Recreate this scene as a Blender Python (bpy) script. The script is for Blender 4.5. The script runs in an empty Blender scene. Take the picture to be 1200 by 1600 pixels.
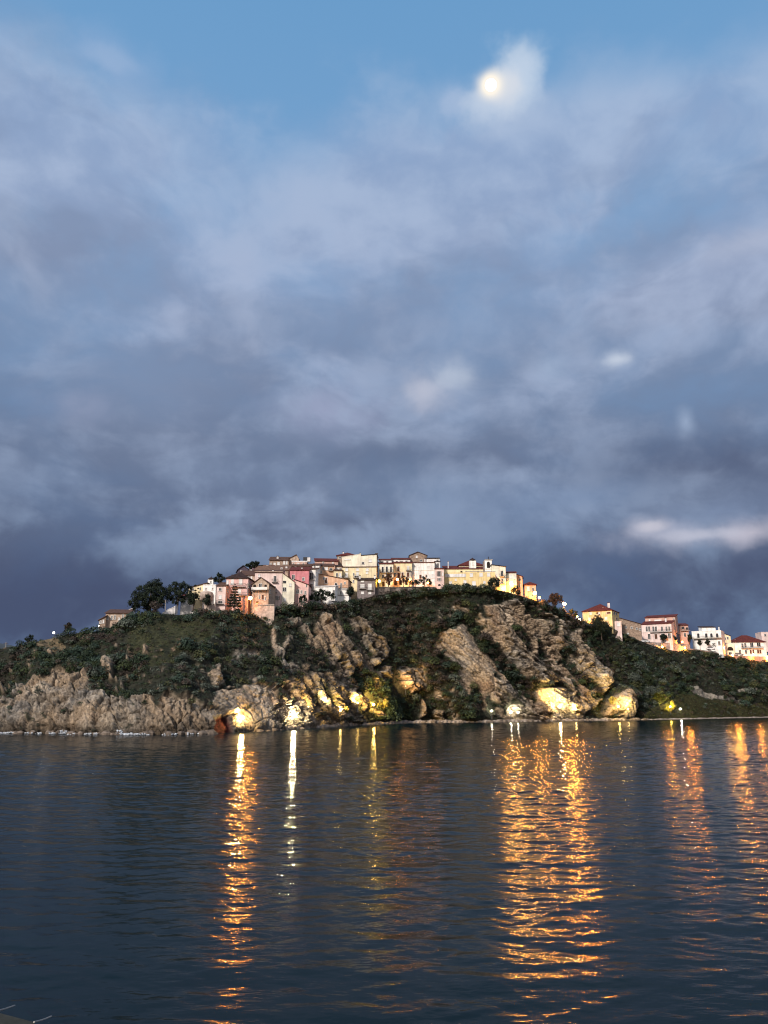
import bpy, math, random
import numpy as np
from mathutils import Vector

random.seed(7)
RNG = np.random.default_rng(11)
scene = bpy.context.scene
COL = scene.collection

# ------------------------------------------------------------------ camera
FPX = 1232.0
HOR = 1096.0
PITCH = math.atan((HOR - 800.0) / FPX)
CAMZ = 7.5
FWD = np.array([0, math.cos(PITCH), math.sin(PITCH)])
UPV = np.array([0, -math.sin(PITCH), math.cos(PITCH)])


def at(px, py, Y):
    """world point seen at photo pixel (px, py) at the distance Y down the axis of the bay"""
    px = np.asarray(px, float); py = np.asarray(py, float)
    cx = (px - 600) / FPX; cy = (800 - py) / FPX
    dy = FWD[1] + cy * UPV[1]
    dz = FWD[2] + cy * UPV[2]
    t = np.asarray(Y, float) / dy
    return np.stack([cx * t, dy * t, CAMZ + dz * t], -1)


def direction(px, py):
    p = at(px, py, 1.0) - np.array([0, 0, CAMZ])
    return p / np.linalg.norm(p)


cam_data = bpy.data.cameras.new("camera")
cam = bpy.data.objects.new("camera", cam_data)
COL.objects.link(cam)
cam.location = (0, 0, CAMZ)
cam.rotation_euler = (math.radians(90) + PITCH, 0, 0)
cam_data.sensor_fit = 'VERTICAL'
cam_data.sensor_height = 36
cam_data.lens = 36 * FPX / 1600
cam_data.clip_start = 0.5
cam_data.clip_end = 20000
scene.camera = cam

# ------------------------------------------------------------------ noise
def _hash(ix, iy, iz, seed):
    with np.errstate(over='ignore'):
        h = (ix.astype(np.uint32) * np.uint32(374761393) + iy.astype(np.uint32) * np.uint32(668265263)
             + iz.astype(np.uint32) * np.uint32(2147483647) + np.uint32(seed * 1274126177 % 4294967295))
        h = (h ^ (h >> np.uint32(13))) * np.uint32(1274126177)
        h = (h ^ (h >> np.uint32(16))) * np.uint32(2246822519)
        h = h ^ (h >> np.uint32(15))
    return h.astype(np.float64) / 4294967295.0


def vnoise(P, seed=0):
    i = np.floor(P).astype(np.int64); f = P - i
    f = f * f * f * (f * (f * 6 - 15) + 10)
    out = 0
    for dx in (0, 1):
        for dy in (0, 1):
            for dz in (0, 1):
                w = (f[..., 0] if dx else 1 - f[..., 0]) * (f[..., 1] if dy else 1 - f[..., 1]) * (f[..., 2] if dz else 1 - f[..., 2])
                out = out + w * _hash(i[..., 0] + dx, i[..., 1] + dy, i[..., 2] + dz, seed)
    return out * 2 - 1


def fbm(P, octv=5, seed=0, gain=0.5, ridged=False):
    a, s, tot = 1.0, 0, 0
    for k in range(octv):
        n = vnoise(P * (2.03 ** k) + 17.3 * k, seed + k)
        if ridged:
            n = 1 - 2 * np.abs(n)
        s = s + a * n; tot += a; a *= gain
    return s / tot


def worley(P, seed=0):
    """nearest and second distances, the cell's number, and a tilted plane through each cell (a broken facet)"""
    i = np.floor(P).astype(np.int64)
    f1 = np.full(P.shape[:-1], 9.0); f2 = f1.copy(); cid = np.zeros(P.shape[:-1]); fac = np.zeros(P.shape[:-1])
    for dx in (-1, 0, 1):
        for dy in (-1, 0, 1):
            for dz in (-1, 0, 1):
                c = i + np.array([dx, dy, dz])
                h = [_hash(c[..., 0], c[..., 1], c[..., 2], seed + 31 * k + 1) for k in range(6)]
                q = np.stack([c[..., k] + h[k] for k in range(3)], -1)
                v = P - q
                d = np.linalg.norm(v, axis=-1)
                pl = v[..., 0] * (h[3] * 2 - 1) + v[..., 1] * (h[4] * 2 - 1) + v[..., 2] * (h[5] * 2 - 1)
                nearer = d < f1
                f2 = np.where(nearer, f1, np.minimum(f2, d))
                cid = np.where(nearer, h[4] * .5 + h[5] * .5, cid)
                fac = np.where(nearer, pl, fac)
                f1 = np.where(nearer, d, f1)
    return f1, f2, cid, fac


def sstep(a, b, x):
    t = np.clip((x - a) / (b - a), 0, 1)
    return t * t * (3 - 2 * t)

# ------------------------------------------------------------------ materials
def srgb(r, g, b):
    f = lambda c: (c / 255 / 12.92) if c / 255 <= 0.04045 else ((c / 255 + 0.055) / 1.055) ** 2.4
    return (f(r), f(g), f(b))


MATS = {}


def newmat(name):
    m = bpy.data.materials.new(name); m.use_nodes = True
    nt = m.node_tree
    return m, nt, nt.nodes['Principled BSDF']


def mottled(name, col, var=0.25, scale=0.8, rough=0.9, streak=0.0, bump=0.0, bscale=4.0, spec=0.25):
    """paint, plaster, stone: a base colour with blotches and optional rain streaks"""
    if name in MATS:
        return MATS[name]
    m, nt, bs = newmat(name)
    N = nt.nodes; L = nt.links
    geo = N.new('ShaderNodeNewGeometry')
    n1 = N.new('ShaderNodeTexNoise'); n1.inputs['Scale'].default_value = scale; n1.inputs['Detail'].default_value = 6
    L.new(geo.outputs['Position'], n1.inputs['Vector'])
    ramp = N.new('ShaderNodeMapRange'); ramp.inputs['From Min'].default_value = .3; ramp.inputs['From Max'].default_value = .7
    ramp.inputs['To Min'].default_value = 1 - var; ramp.inputs['To Max'].default_value = 1 + var * .5
    L.new(n1.outputs['Fac'], ramp.inputs['Value'])
    fac = ramp.outputs['Result']
    if streak > 0:
        mp = N.new('ShaderNodeMapping'); mp.inputs['Scale'].default_value = (1.6, 1.6, .12)
        L.new(geo.outputs['Position'], mp.inputs['Vector'])
        n2 = N.new('ShaderNodeTexNoise'); n2.inputs['Scale'].default_value = 1.0; n2.inputs['Detail'].default_value = 4
        L.new(mp.outputs['Vector'], n2.inputs['Vector'])
        r2 = N.new('ShaderNodeMapRange'); r2.inputs['From Min'].default_value = .45; r2.inputs['From Max'].default_value = .75
        r2.inputs['To Min'].default_value = 1; r2.inputs['To Max'].default_value = 1 - streak
        L.new(n2.outputs['Fac'], r2.inputs['Value'])
        mu = N.new('ShaderNodeMath'); mu.operation = 'MULTIPLY'
        L.new(fac, mu.inputs[0]); L.new(r2.outputs['Result'], mu.inputs[1]); fac = mu.outputs['Value']
    sc = N.new('ShaderNodeVectorMath'); sc.operation = 'SCALE'; sc.inputs[0].default_value = col
    L.new(fac, sc.inputs['Scale'])
    L.new(sc.outputs['Vector'], bs.inputs['Base Color'])
    bs.inputs['Roughness'].default_value = rough
    bs.inputs['Specular IOR Level'].default_value = spec
    if bump > 0:
        n3 = N.new('ShaderNodeTexNoise'); n3.inputs['Scale'].default_value = bscale; n3.inputs['Detail'].default_value = 5
        L.new(geo.outputs['Position'], n3.inputs['Vector'])
        b = N.new('ShaderNodeBump'); b.inputs['Strength'].default_value = bump; b.inputs['Distance'].default_value = .1
        L.new(n3.outputs['Fac'], b.inputs['Height']); L.new(b.outputs['Normal'], bs.inputs['Normal'])
    MATS[name] = m
    return m


def plaster(col):
    return mottled('plaster_%d_%d_%d' % tuple(int(c * 1000) for c in col), col, var=.22, scale=.55, streak=.28)


def tiles(col):
    """clay roof tiles: rows of half-round pans with patchy weathering"""
    name = 'tiles_%d_%d_%d' % tuple(int(c * 1000) for c in col)
    if name in MATS:
        return MATS[name]
    m = mottled(name, col, var=.5, scale=1.3, bump=.6, bscale=3.0)
    return m


def attr_mat(name, rough=.9, bump=0.0, bscale=1.5, leaf=False, var=.35, nscale=1.2):
    """albedo from the mesh's own colour attribute with fine procedural mottling"""
    m, nt, bs = newmat(name)
    N = nt.nodes; L = nt.links
    at_ = N.new('ShaderNodeAttribute'); at_.attribute_name = 'Col'
    geo = N.new('ShaderNodeNewGeometry')
    n1 = N.new('ShaderNodeTexNoise'); n1.inputs['Scale'].default_value = nscale; n1.inputs['Detail'].default_value = 8
    L.new(geo.outputs['Position'], n1.inputs['Vector'])
    r = N.new('ShaderNodeMapRange'); r.inputs['From Min'].default_value = .3; r.inputs['From Max'].default_value = .7
    r.inputs['To Min'].default_value = 1 - var; r.inputs['To Max'].default_value = 1 + var
    L.new(n1.outputs['Fac'], r.inputs['Value'])
    sc = N.new('ShaderNodeVectorMath'); sc.operation = 'SCALE'
    L.new(at_.outputs['Color'], sc.inputs[0]); L.new(r.outputs['Result'], sc.inputs['Scale'])
    L.new(sc.outputs['Vector'], bs.inputs['Base Color'])
    bs.inputs['Roughness'].default_value = rough
    bs.inputs['Specular IOR Level'].default_value = .2
    if bump:
        n3 = N.new('ShaderNodeTexNoise'); n3.inputs['Scale'].default_value = bscale; n3.inputs['Detail'].default_value = 9
        n3.inputs['Roughness'].default_value = .65
        L.new(geo.outputs['Position'], n3.inputs['Vector'])
        b = N.new('ShaderNodeBump'); b.inputs['Strength'].default_value = bump; b.inputs['Distance'].default_value = .5
        L.new(n3.outputs['Fac'], b.inputs['Height']); L.new(b.outputs['Normal'], bs.inputs['Normal'])
    return m


def emit(name, col, strength):
    if name in MATS:
        return MATS[name]
    m, nt, bs = newmat(name)
    bs.inputs['Base Color'].default_value = (.8, .8, .8, 1)
    bs.inputs['Emission Color'].default_value = (*col, 1)
    bs.inputs['Emission Strength'].default_value = strength
    MATS[name] = m
    return m


M_TRIM = mottled('white_trim', (.72, .70, .66), var=.15)
M_DARK = mottled('dark_glass', (.02, .023, .028), var=.3, rough=.15, spec=.5)
M_VOID = mottled('dark_opening', (.018, .015, .013), var=.3)
M_PALE = mottled('pale_shutter', (.66, .66, .64), var=.15)
M_BROWN = mottled('brown_shutter', (.09, .045, .03), var=.3)
M_GREEN = mottled('green_shutter', (.05, .07, .05), var=.3)
M_IRON = mottled('iron_railing', (.03, .03, .032), var=.3, rough=.6)
M_METAL = mottled('galvanised_metal', (.2, .2, .2), var=.3, rough=.5)
M_BARK = mottled('bark', (.07, .052, .04), var=.4, scale=3, bump=.6)
M_CONC = mottled('concrete', (.33, .30, .27), var=.35, scale=1.4, bump=.3, streak=.2)
M_STONEWALL = mottled('rubble_stone', (.17, .14, .12), var=.6, scale=1.8, bump=.9, bscale=2.2)
M_WHITEWALL = mottled('whitewashed_wall', (.70, .68, .66), var=.3, scale=.7, streak=.3)
M_LEAF = attr_mat('foliage', rough=.75, var=.3, nscale=2.5)
M_LEAF_T = M_LEAF

# ------------------------------------------------------------------ object helpers
def tag(o, label=None, cat=None, group=None, kind=None):
    if label: o['label'] = label
    if cat: o['category'] = cat
    if group: o['group'] = group
    if kind: o['kind'] = kind
    return o


def thing(name, loc, label, cat, group=None):
    o = bpy.data.objects.new(name, None)
    o.empty_display_size = .5
    COL.objects.link(o)
    o.location = tuple(float(c) for c in loc)
    return tag(o, label, cat, group)


def mesh(name, verts, faces, mat, parent=None, origin=None, smooth=False):
    """one mesh object; verts are world coordinates, stored relative to the thing's base"""
    me = bpy.data.meshes.new(name)
    V = np.asarray(verts, float)
    root = parent
    while root is not None and root.parent is not None:
        root = root.parent
    if origin is None:
        origin = np.array(root.location) if root is not None else np.zeros(3)
    else:
        origin = np.asarray(origin, float)
    me.from_pydata((V - origin).tolist(), [], faces)
    me.materials.append(mat)
    if smooth:
        me.polygons.foreach_set('use_smooth', [True] * len(me.polygons))
    me.update()
    o = bpy.data.objects.new(name, me)
    COL.objects.link(o)
    if parent is not None:
        o.parent = parent
    else:
        o.location = origin
    return o


def big_mesh(name, V, Q, mat, color=None, parent=None, origin=(0, 0, 0), smooth=False, face_color=None):
    """a large mesh straight from numpy arrays of vertices and quads (or triangles)"""
    me = bpy.data.meshes.new(name)
    origin = np.asarray(origin, float)
    V = (V - origin).astype(np.float32)
    k = Q.shape[1]
    me.vertices.add(len(V)); me.vertices.foreach_set('co', V.ravel())
    me.loops.add(Q.size); me.loops.foreach_set('vertex_index', Q.astype(np.int32).ravel())
    me.polygons.add(len(Q))
    me.polygons.foreach_set('loop_start', np.arange(0, Q.size, k, dtype=np.int32))
    if smooth:
        me.polygons.foreach_set('use_smooth', np.ones(len(Q), dtype=bool))
    me.update(calc_edges=True)
    if color is not None:
        a = me.attributes.new('Col', 'FLOAT_COLOR', 'POINT')
        a.data.foreach_set('color', np.concatenate([color, np.ones((len(color), 1))], 1).astype(np.float32).ravel())
    me.materials.append(mat)
    o = bpy.data.objects.new(name, me); COL.objects.link(o)
    if parent is not None:
        o.parent = parent
    else:
        o.location = origin
    return o


class MB:
    """collects boxes, bars and tubes, then links them as one mesh object"""
    def __init__(s):
        s.v = []; s.f = []

    def add(s, V, Fc):
        n = len(s.v); s.v += [tuple(p) for p in V]; s.f += [tuple(i + n for i in q) for q in Fc]
        return s

    def frame_box(s, O, ax, ay, az):
        """box from corner O with edge vectors ax, ay, az"""
        O, ax, ay, az = (np.asarray(q, float) for q in (O, ax, ay, az))
        P = [O, O + ax, O + ax + ay, O + ay]; P = P + [p + az for p in P]
        return s.add(P, [(3, 2, 1, 0), (4, 5, 6, 7), (0, 1, 5, 4), (1, 2, 6, 5), (2, 3, 7, 6), (3, 0, 4, 7)])

    def box(s, c, size):
        c = np.asarray(c, float); sx, sy, sz = size
        return s.frame_box(c - np.array([sx, sy, sz]) / 2, (sx, 0, 0), (0, sy, 0), (0, 0, sz))

    def tube(s, pts, radii, n=8, cap=True):
        pts = [np.asarray(p, float) for p in pts]
        base = len(s.v)
        for i, p in enumerate(pts):
            d = pts[min(i + 1, len(pts) - 1)] - pts[max(i - 1, 0)]
            d = d / (np.linalg.norm(d) + 1e-9)
            a = np.cross(d, [0.3, 0.2, 1] if abs(d[2]) < .9 else [1, 0, 0]); a /= np.linalg.norm(a)
            b = np.cross(d, a)
            for k in range(n):
                t = 2 * math.pi * k / n
                s.v.append(tuple(p + radii[i] * (math.cos(t) * a + math.sin(t) * b)))
        for i in range(len(pts) - 1):
            for k in range(n):
                q = base + i * n
                s.f.append((q + k, q + (k + 1) % n, q + n + (k + 1) % n, q + n + k))
        if cap:
            s.f.append(tuple(base + k for k in range(n))[::-1])
            s.f.append(tuple(base + (len(pts) - 1) * n + k for k in range(n)))
        return s

    def lathe(s, c, prof, n=16):
        """rings of (radius, z) about the vertical through c"""
        base = len(s.v); c = np.asarray(c, float)
        for r, z in prof:
            for k in range(n):
                t = 2 * math.pi * k / n
                s.v.append((c[0] + r * math.cos(t), c[1] + r * math.sin(t), c[2] + z))
        for i in range(len(prof) - 1):
            for k in range(n):
                q = base + i * n
                s.f.append((q + k, q + (k + 1) % n, q + n + (k + 1) % n, q + n + k))
        s.f.append(tuple(base + k for k in range(n))[::-1])
        s.f.append(tuple(base + (len(prof) - 1) * n + k for k in range(n)))
        return s

    def build(s, name, mat, parent=None, smooth=False, origin=None):
        return mesh(name, s.v, s.f, mat, parent, smooth=smooth, origin=origin)

# ------------------------------------------------------------------ sky
def blob_dir(px, py):
    return tuple(direction(px, py))


world = bpy.data.worlds.new("World"); scene.world = world; world.use_nodes = True
wn = world.node_tree; WN = wn.nodes; WL = wn.links
for n in list(WN): WN.remove(n)


def wmath(op, a, b=None, c=None, clamp=False):
    n = WN.new('ShaderNodeMath'); n.operation = op; n.use_clamp = clamp
    for i, v in enumerate((a, b, c)):
        if v is None: continue
        if isinstance(v, (int, float)): n.inputs[i].default_value = v
        else: WL.new(v, n.inputs[i])
    return n.outputs[0]


def wvec(op, a, b=None):
    n = WN.new('ShaderNodeVectorMath'); n.operation = op
    for i, v in enumerate((a, b)):
        if v is None: continue
        if isinstance(v, tuple): n.inputs[i].default_value = v
        else: WL.new(v, n.inputs[i])
    return n


def wramp(fac, stops, interp='EASE'):
    n = WN.new('ShaderNodeValToRGB'); n.color_ramp.interpolation = interp
    cr = n.color_ramp
    while len(cr.elements) < len(stops): cr.elements.new(.5)
    for e, (p, c) in zip(cr.elements, stops):
        e.position = p; e.color = (*c, 1)
    WL.new(fac, n.inputs[0])
    return n.outputs[0]


def wmix(f, a, b, mode='MIX'):
    n = WN.new('ShaderNodeMix'); n.data_type = 'RGBA'; n.blend_type = mode; n.clamp_result = False
    for s, v in ((0, f), (6, a), (7, b)):
        if isinstance(v, (int, float)): n.inputs[s].default_value = v
        elif isinstance(v, tuple): n.inputs[s].default_value = (*v, 1)
        else: WL.new(v, n.inputs[s])
    return n.outputs[2]


def wnoise(vec, scale, detail=6, rough=.55, dist=0.0):
    n = WN.new('ShaderNodeTexNoise'); n.inputs['Scale'].default_value = scale
    n.inputs['Detail'].default_value = detail; n.inputs['Roughness'].default_value = rough
    n.inputs['Distortion'].default_value = dist
    WL.new(vec, n.inputs['Vector'])
    return n.outputs['Fac']


def wrange(v, a, b, c=0.0, d=1.0, smooth=True):
    n = WN.new('ShaderNodeMapRange'); n.interpolation_type = 'SMOOTHSTEP' if smooth else 'LINEAR'
    n.inputs[1].default_value = a; n.inputs[2].default_value = b; n.inputs[3].default_value = c; n.inputs[4].default_value = d
    WL.new(v, n.inputs[0])
    return n.outputs[0]


tc = WN.new('ShaderNodeTexCoord')
D = tc.outputs['Generated']
sep = WN.new('ShaderNodeSeparateXYZ'); WL.new(D, sep.inputs[0])
dx, dy, dz = sep.outputs
Ds = wvec('MULTIPLY', D, (1.0, 1.0, 1.55)).outputs[0]   # clouds are a little wider than tall
wob = WN.new('ShaderNodeTexNoise'); wob.inputs['Scale'].default_value = 5.0; wob.inputs['Detail'].default_value = 3
WL.new(Ds, wob.inputs['Vector'])
wv_ = wvec('SCALE', wvec('SUBTRACT', wob.outputs['Color'], (.5, .5, .5)).outputs[0]); wv_.inputs['Scale'].default_value = .16
Dw = wvec('ADD', Ds, wv_.outputs[0]).outputs[0]
nb = wnoise(wvec('ADD', Dw, (4.1, 2.3, 7.7)).outputs[0], 2.6, 4, .5)         # large cloud bodies
nd = wnoise(wvec('ADD', Dw, (1.3, 8.2, 3.1)).outputs[0], 7.5, 6, .55)        # puffs
nh = wnoise(wvec('ADD', wvec('MULTIPLY', Dw, (1.0, 1.0, 1.5)).outputs[0], (6.3, 1.7, 2.2)).outputs[0], 4.2, 5, .5)  # long banks
nf = wnoise(D, 18.0, 4, .55)                            # fine break-up

# the brighter sides of the clouds, lit from the west
clear = wramp(dz, [(0.0, srgb(62, 88, 134)), (.13, srgb(80, 108, 150)), (.32, srgb(112, 148, 190)), (.52, srgb(124, 164, 206)), (.74, srgb(106, 156, 202))], 'LINEAR')
cloud = wramp(dz, [(0.0, srgb(66, 78, 108)), (.10, srgb(76, 88, 117)), (.20, srgb(96, 108, 135)), (.32, srgb(118, 132, 160)), (.47, srgb(142, 158, 189)), (.62, srgb(142, 166, 202)), (.78, srgb(136, 168, 206))], 'LINEAR')
cloud_l = wramp(dz, [(0.0, srgb(82, 102, 138)), (.12, srgb(112, 132, 162)), (.25, srgb(142, 158, 186)), (.47, srgb(166, 180, 208)), (.62, srgb(164, 184, 214)), (.78, srgb(152, 180, 212))], 'LINEAR')


def blob(px, py, rx, rz, warp=0.5, edge=0.15):
    """soft cloud patch round a fixed direction of the sky"""
    c = blob_dir(px, py)
    v = wvec('SUBTRACT', D, c).outputs[0]
    v = wvec('MULTIPLY', v, (1 / rx, .5 / rx, 1 / rz)).outputs[0]
    l = wvec('LENGTH', v).outputs['Value']
    l = wmath('ADD', l, wmath('MULTIPLY', wmath('SUBTRACT', nf, .5), warp * 2))
    return wrange(l, 1.0, edge)


cov_e = wramp(dz, [(0.0, (.85,) * 3), (.25, (.80,) * 3), (.42, (.74,) * 3), (.52, (.64,) * 3), (.62, (.50,) * 3), (.72, (.33,) * 3)], 'LINEAR')
cv = wmath('ADD', cov_e, wmath('MULTIPLY', wmath('SUBTRACT', nb, .5), .9))
cv = wmath('ADD', cv, wmath('MULTIPLY', wmath('SUBTRACT', nd, .5), .45))
for (px, py, rx, rz, a) in ((30, 220, .20, .13, .30), (880, 220, .20, .11, .28), (1180, 430, .2, .06, .2), (430, 40, .30, .10, -.2), (450, 190, .12, .08, -.15), (1000, 30, .3, .07, -.2), (960, 320, .16, .06, -.2), (640, 330, .25, .10, .15)):
    cv = wmath('ADD', cv, wmath('MULTIPLY', blob(px, py, rx, rz), a))
cov = wrange(cv, .22, .84)
lit = wmath('ADD', wmath('ADD', wmath('MULTIPLY', nd, .50), wmath('MULTIPLY', nh, .38)), wmath('MULTIPLY', nf, .24))
lit = wrange(lit, .49, .68)
rag = wrange(wmath('ADD', wmath('MULTIPLY', nd, .6), wmath('MULTIPLY', nf, .5)), .42, .62)
ccol = wmix(lit, cloud, cloud_l)
dark = wrange(wmath('ADD', wmath('MULTIPLY', nh, .6), wmath('MULTIPLY', nb, .5)), .60, .44)
ccol = wmix(wmath('MULTIPLY', dark, .26), ccol, srgb(80, 92, 120))
for (px, py, rx, rz, a) in ((150, 930, .35, .075, .75), (1080, 720, .22, .05, .5), (1100, 900, .30, .05, .45), (620, 720, .25, .03, .25)):
    ccol = wmix(wmath('MULTIPLY', blob(px, py, rx, rz, .35, .0), a), ccol, srgb(70, 80, 109))
sky = wmix(cov, clear, ccol)
for (px, py, rx, rz, a, c) in (
        (660, 610, .036, .022, .75, (178, 184, 204)), (708, 588, .036, .020, .55, (176, 188, 210)), (965, 562, .024, .012, .9, (196, 206, 224)),
        (854, 578, .026, .018, .5, (160, 178, 206)), (1072, 658, .012, .020, .65, (160, 178, 206)), (510, 640, .075, .030, .5, (152, 160, 190)),
        (110, 630, .05, .022, .45, (150, 160, 188)), (1015, 822, .026, .013, .9, (190, 190, 206)), (1080, 838, .085, .018, .85, (180, 184, 204)),
        (1175, 832, .045, .013, .85, (196, 192, 206)), (1165, 378, .06, .014, .6, (172, 182, 206)), (170, 92, .045, .018, .45, (150, 176, 212)),
        (680, 790, .05, .04, .35, (124, 146, 178)), (900, 775, .12, .02, .35, (122, 144, 178)), (440, 740, .22, .035, .3, (120, 138, 168)), (1130, 800, .10, .02, .35, (128, 146, 178)), (560, 780, .06, .02, .3, (122, 144, 176)), (230, 600, .1, .04, .35, (136, 152, 182)),
        (706, 158, .020, .018, .40, (164, 186, 216)), (806, 118, .030, .026, .95, (190, 208, 228)), (768, 160, .042, .022, .75, (186, 202, 224)), (786, 136, .026, .020, .8, (214, 220, 230))):
    sky = wmix(wmath('MULTIPLY', wmath('MULTIPLY', blob(px, py, rx * 1.45, rz * 1.6, .9, -.15), wmath('ADD', wmath('MULTIPLY', rag, .5), .5)), min(1.0, a * 1.5)), sky, srgb(*c))
for (px, py, rx, rz, a, c) in ((800, 168, .066, .034, .55, (170, 188, 216)), (708, 160, .022, .022, .55, (168, 188, 218)), (812, 122, .036, .030, .95, (190, 207, 228)), (770, 160, .042, .022, .85, (190, 205, 226)), (788, 136, .028, .020, .8, (216, 221, 230)),
                               (965, 562, .024, .010, .55, (198, 208, 224)), (655, 610, .034, .018, .35, (186, 192, 210)), (706, 590, .036, .016, .35, (184, 196, 214)), (1020, 822, .022, .010, .6, (202, 200, 212)), (1090, 836, .060, .011, .55, (194, 196, 212)), (170, 90, .036, .013, .5, (154, 180, 214))):
    sky = wmix(wmath('MULTIPLY', blob(px, py, rx, rz, .62, .25), a), sky, srgb(*c))
md = blob_dir(767, 133)                                 # haze of thin cloud lit by the moon behind it
ml = wvec('LENGTH', wvec('SUBTRACT', D, md).outputs[0]).outputs['Value']
halo = wmath('POWER', wrange(ml, .026, .0088, smooth=False), 3.0)
sky = wmix(halo, sky, (1.0, .93, .82))
# the western sky behind the camera still holds the afterglow of the sunset
west = wrange(dy, .15, -.75)
glow_e = wramp(dz, [(0.0, (.95, .80, .72)), (.25, (.75, .70, .70)), (.7, (.36, .42, .55))], 'LINEAR')
sky = wmix(west, sky, glow_e)
below = wrange(dz, -.02, -.06)
sky = wmix(below, sky, srgb(40, 48, 60))
world.cycles.sampling_method = 'MANUAL'; world.cycles.sample_map_resolution = 256
bg = WN.new('ShaderNodeBackground'); WL.new(sky, bg.inputs[0]); bg.inputs[1].default_value = 1.0
wo = WN.new('ShaderNodeOutputWorld'); WL.new(bg.outputs[0], wo.inputs[0])

# the low western light, softened by thin cloud
sun_d = bpy.data.lights.new('sun', 'SUN'); sun_d.energy = 4.6; sun_d.angle = math.radians(6)
sun_d.color = (1.0, .89, .80)
sun = bpy.data.objects.new('sun', sun_d); COL.objects.link(sun)
SUN_FROM = Vector((-.62, -1.0, .72)).normalized()
sun.rotation_euler = SUN_FROM.to_track_quat('Z', 'Y').to_euler()
sun.location = (-60, -120, 90)

# the moon, a glowing ball far beyond the town
mo = at(767, 133, 9000.0)
mr = 9000 * .0088
moon = MB().lathe((0, 0, 0), [(mr * math.sin(math.pi * i / 16) + .01, -mr * math.cos(math.pi * i / 16)) for i in range(17)], 24)
mobj = mesh('moon', (np.array(moon.v) + mo).tolist(), moon.f, emit('moonlight', (1.0, .95, .86), 1.6), smooth=True, origin=mo)
tag(mobj, 'bright full moon shining through the edge of a cloud', 'moon')

scene.view_settings.view_transform = 'Standard'
scene.view_settings.look = 'None'
scene.view_settings.exposure = 0
scene.view_settings.gamma = 1
scene.cycles.use_denoising = True
scene.cycles.filter_width = 1.15
scene.cycles.max_bounces = 5
scene.cycles.diffuse_bounces = 2
scene.cycles.glossy_bounces = 3
scene.cycles.sample_clamp_indirect = 4.0
scene.cycles.sample_clamp_direct = 0.0
scene.cycles.caustics_reflective = False
scene.cycles.caustics_refractive = False
# ------------------------------------------------------------------ the promontory
def curve(tab):
    t = np.array(tab, float)
    return lambda x: np.interp(x, t[:, 0], t[:, 1])


shore_y = curve([(-400, 1146), (0, 1146), (100, 1147), (250, 1148.5), (330, 1147), (420, 1142), (480, 1138), (560, 1133), (640, 1129.5), (760, 1128.5), (850, 1127), (1000, 1125), (1200, 1121), (1600, 1117)])
edge_y = curve([(-400, 1040), (-100, 1018), (0, 1013), (50, 1004), (75, 998), (103, 991), (157, 984), (180, 976), (200, 969), (230, 960), (255, 961), (280, 961), (320, 957), (377, 958), (385, 961), (400, 964), (422, 966), (432, 951), (460, 949), (490, 946), (520, 945), (545, 942), (560, 938), (590, 929), (640, 926), (680, 921), (700, 918), (760, 918), (790, 924), (810, 930), (840, 939), (870, 950), (895, 966), (910, 973), (950, 977), (975, 990), (1005, 1003), (1020, 1010), (1060, 1018), (1085, 1016), (1120, 1020), (1150, 1030), (1200, 1034), (1600, 1050)])
edge_D = curve([(-400, 230), (0, 238), (200, 246), (340, 250), (460, 264), (560, 285), (640, 298), (760, 306), (850, 322), (900, 336), (1000, 362), (1100, 388), (1200, 415), (1600, 470)])
crest_h = curve([(-400, 0), (200, 0), (300, 0), (370, 6), (430, 12), (560, 12), (680, 9), (780, 5), (830, 1), (900, -3), (1000, 0), (1200, 3), (1600, 2)])
crest_d = curve([(-400, 30), (300, 40), (420, 55), (800, 45), (900, 30), (1600, 60)])


def shore_D(px):
    d = at(px, shore_y(px), 1.0)
    return CAMZ / (CAMZ - d[..., 2])


def inside(poly, X, Y):
    poly = np.array(poly, float); c = np.zeros(X.shape, bool)
    x1, y1 = poly[-1]
    for x2, y2 in poly:
        if y1 != y2:
            k = ((y1 > Y) != (y2 > Y)) & (X < (x2 - x1) * (Y - y1) / (y2 - y1) + x1)
            c ^= k
        x1, y1 = x2, y2
    return c


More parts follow.
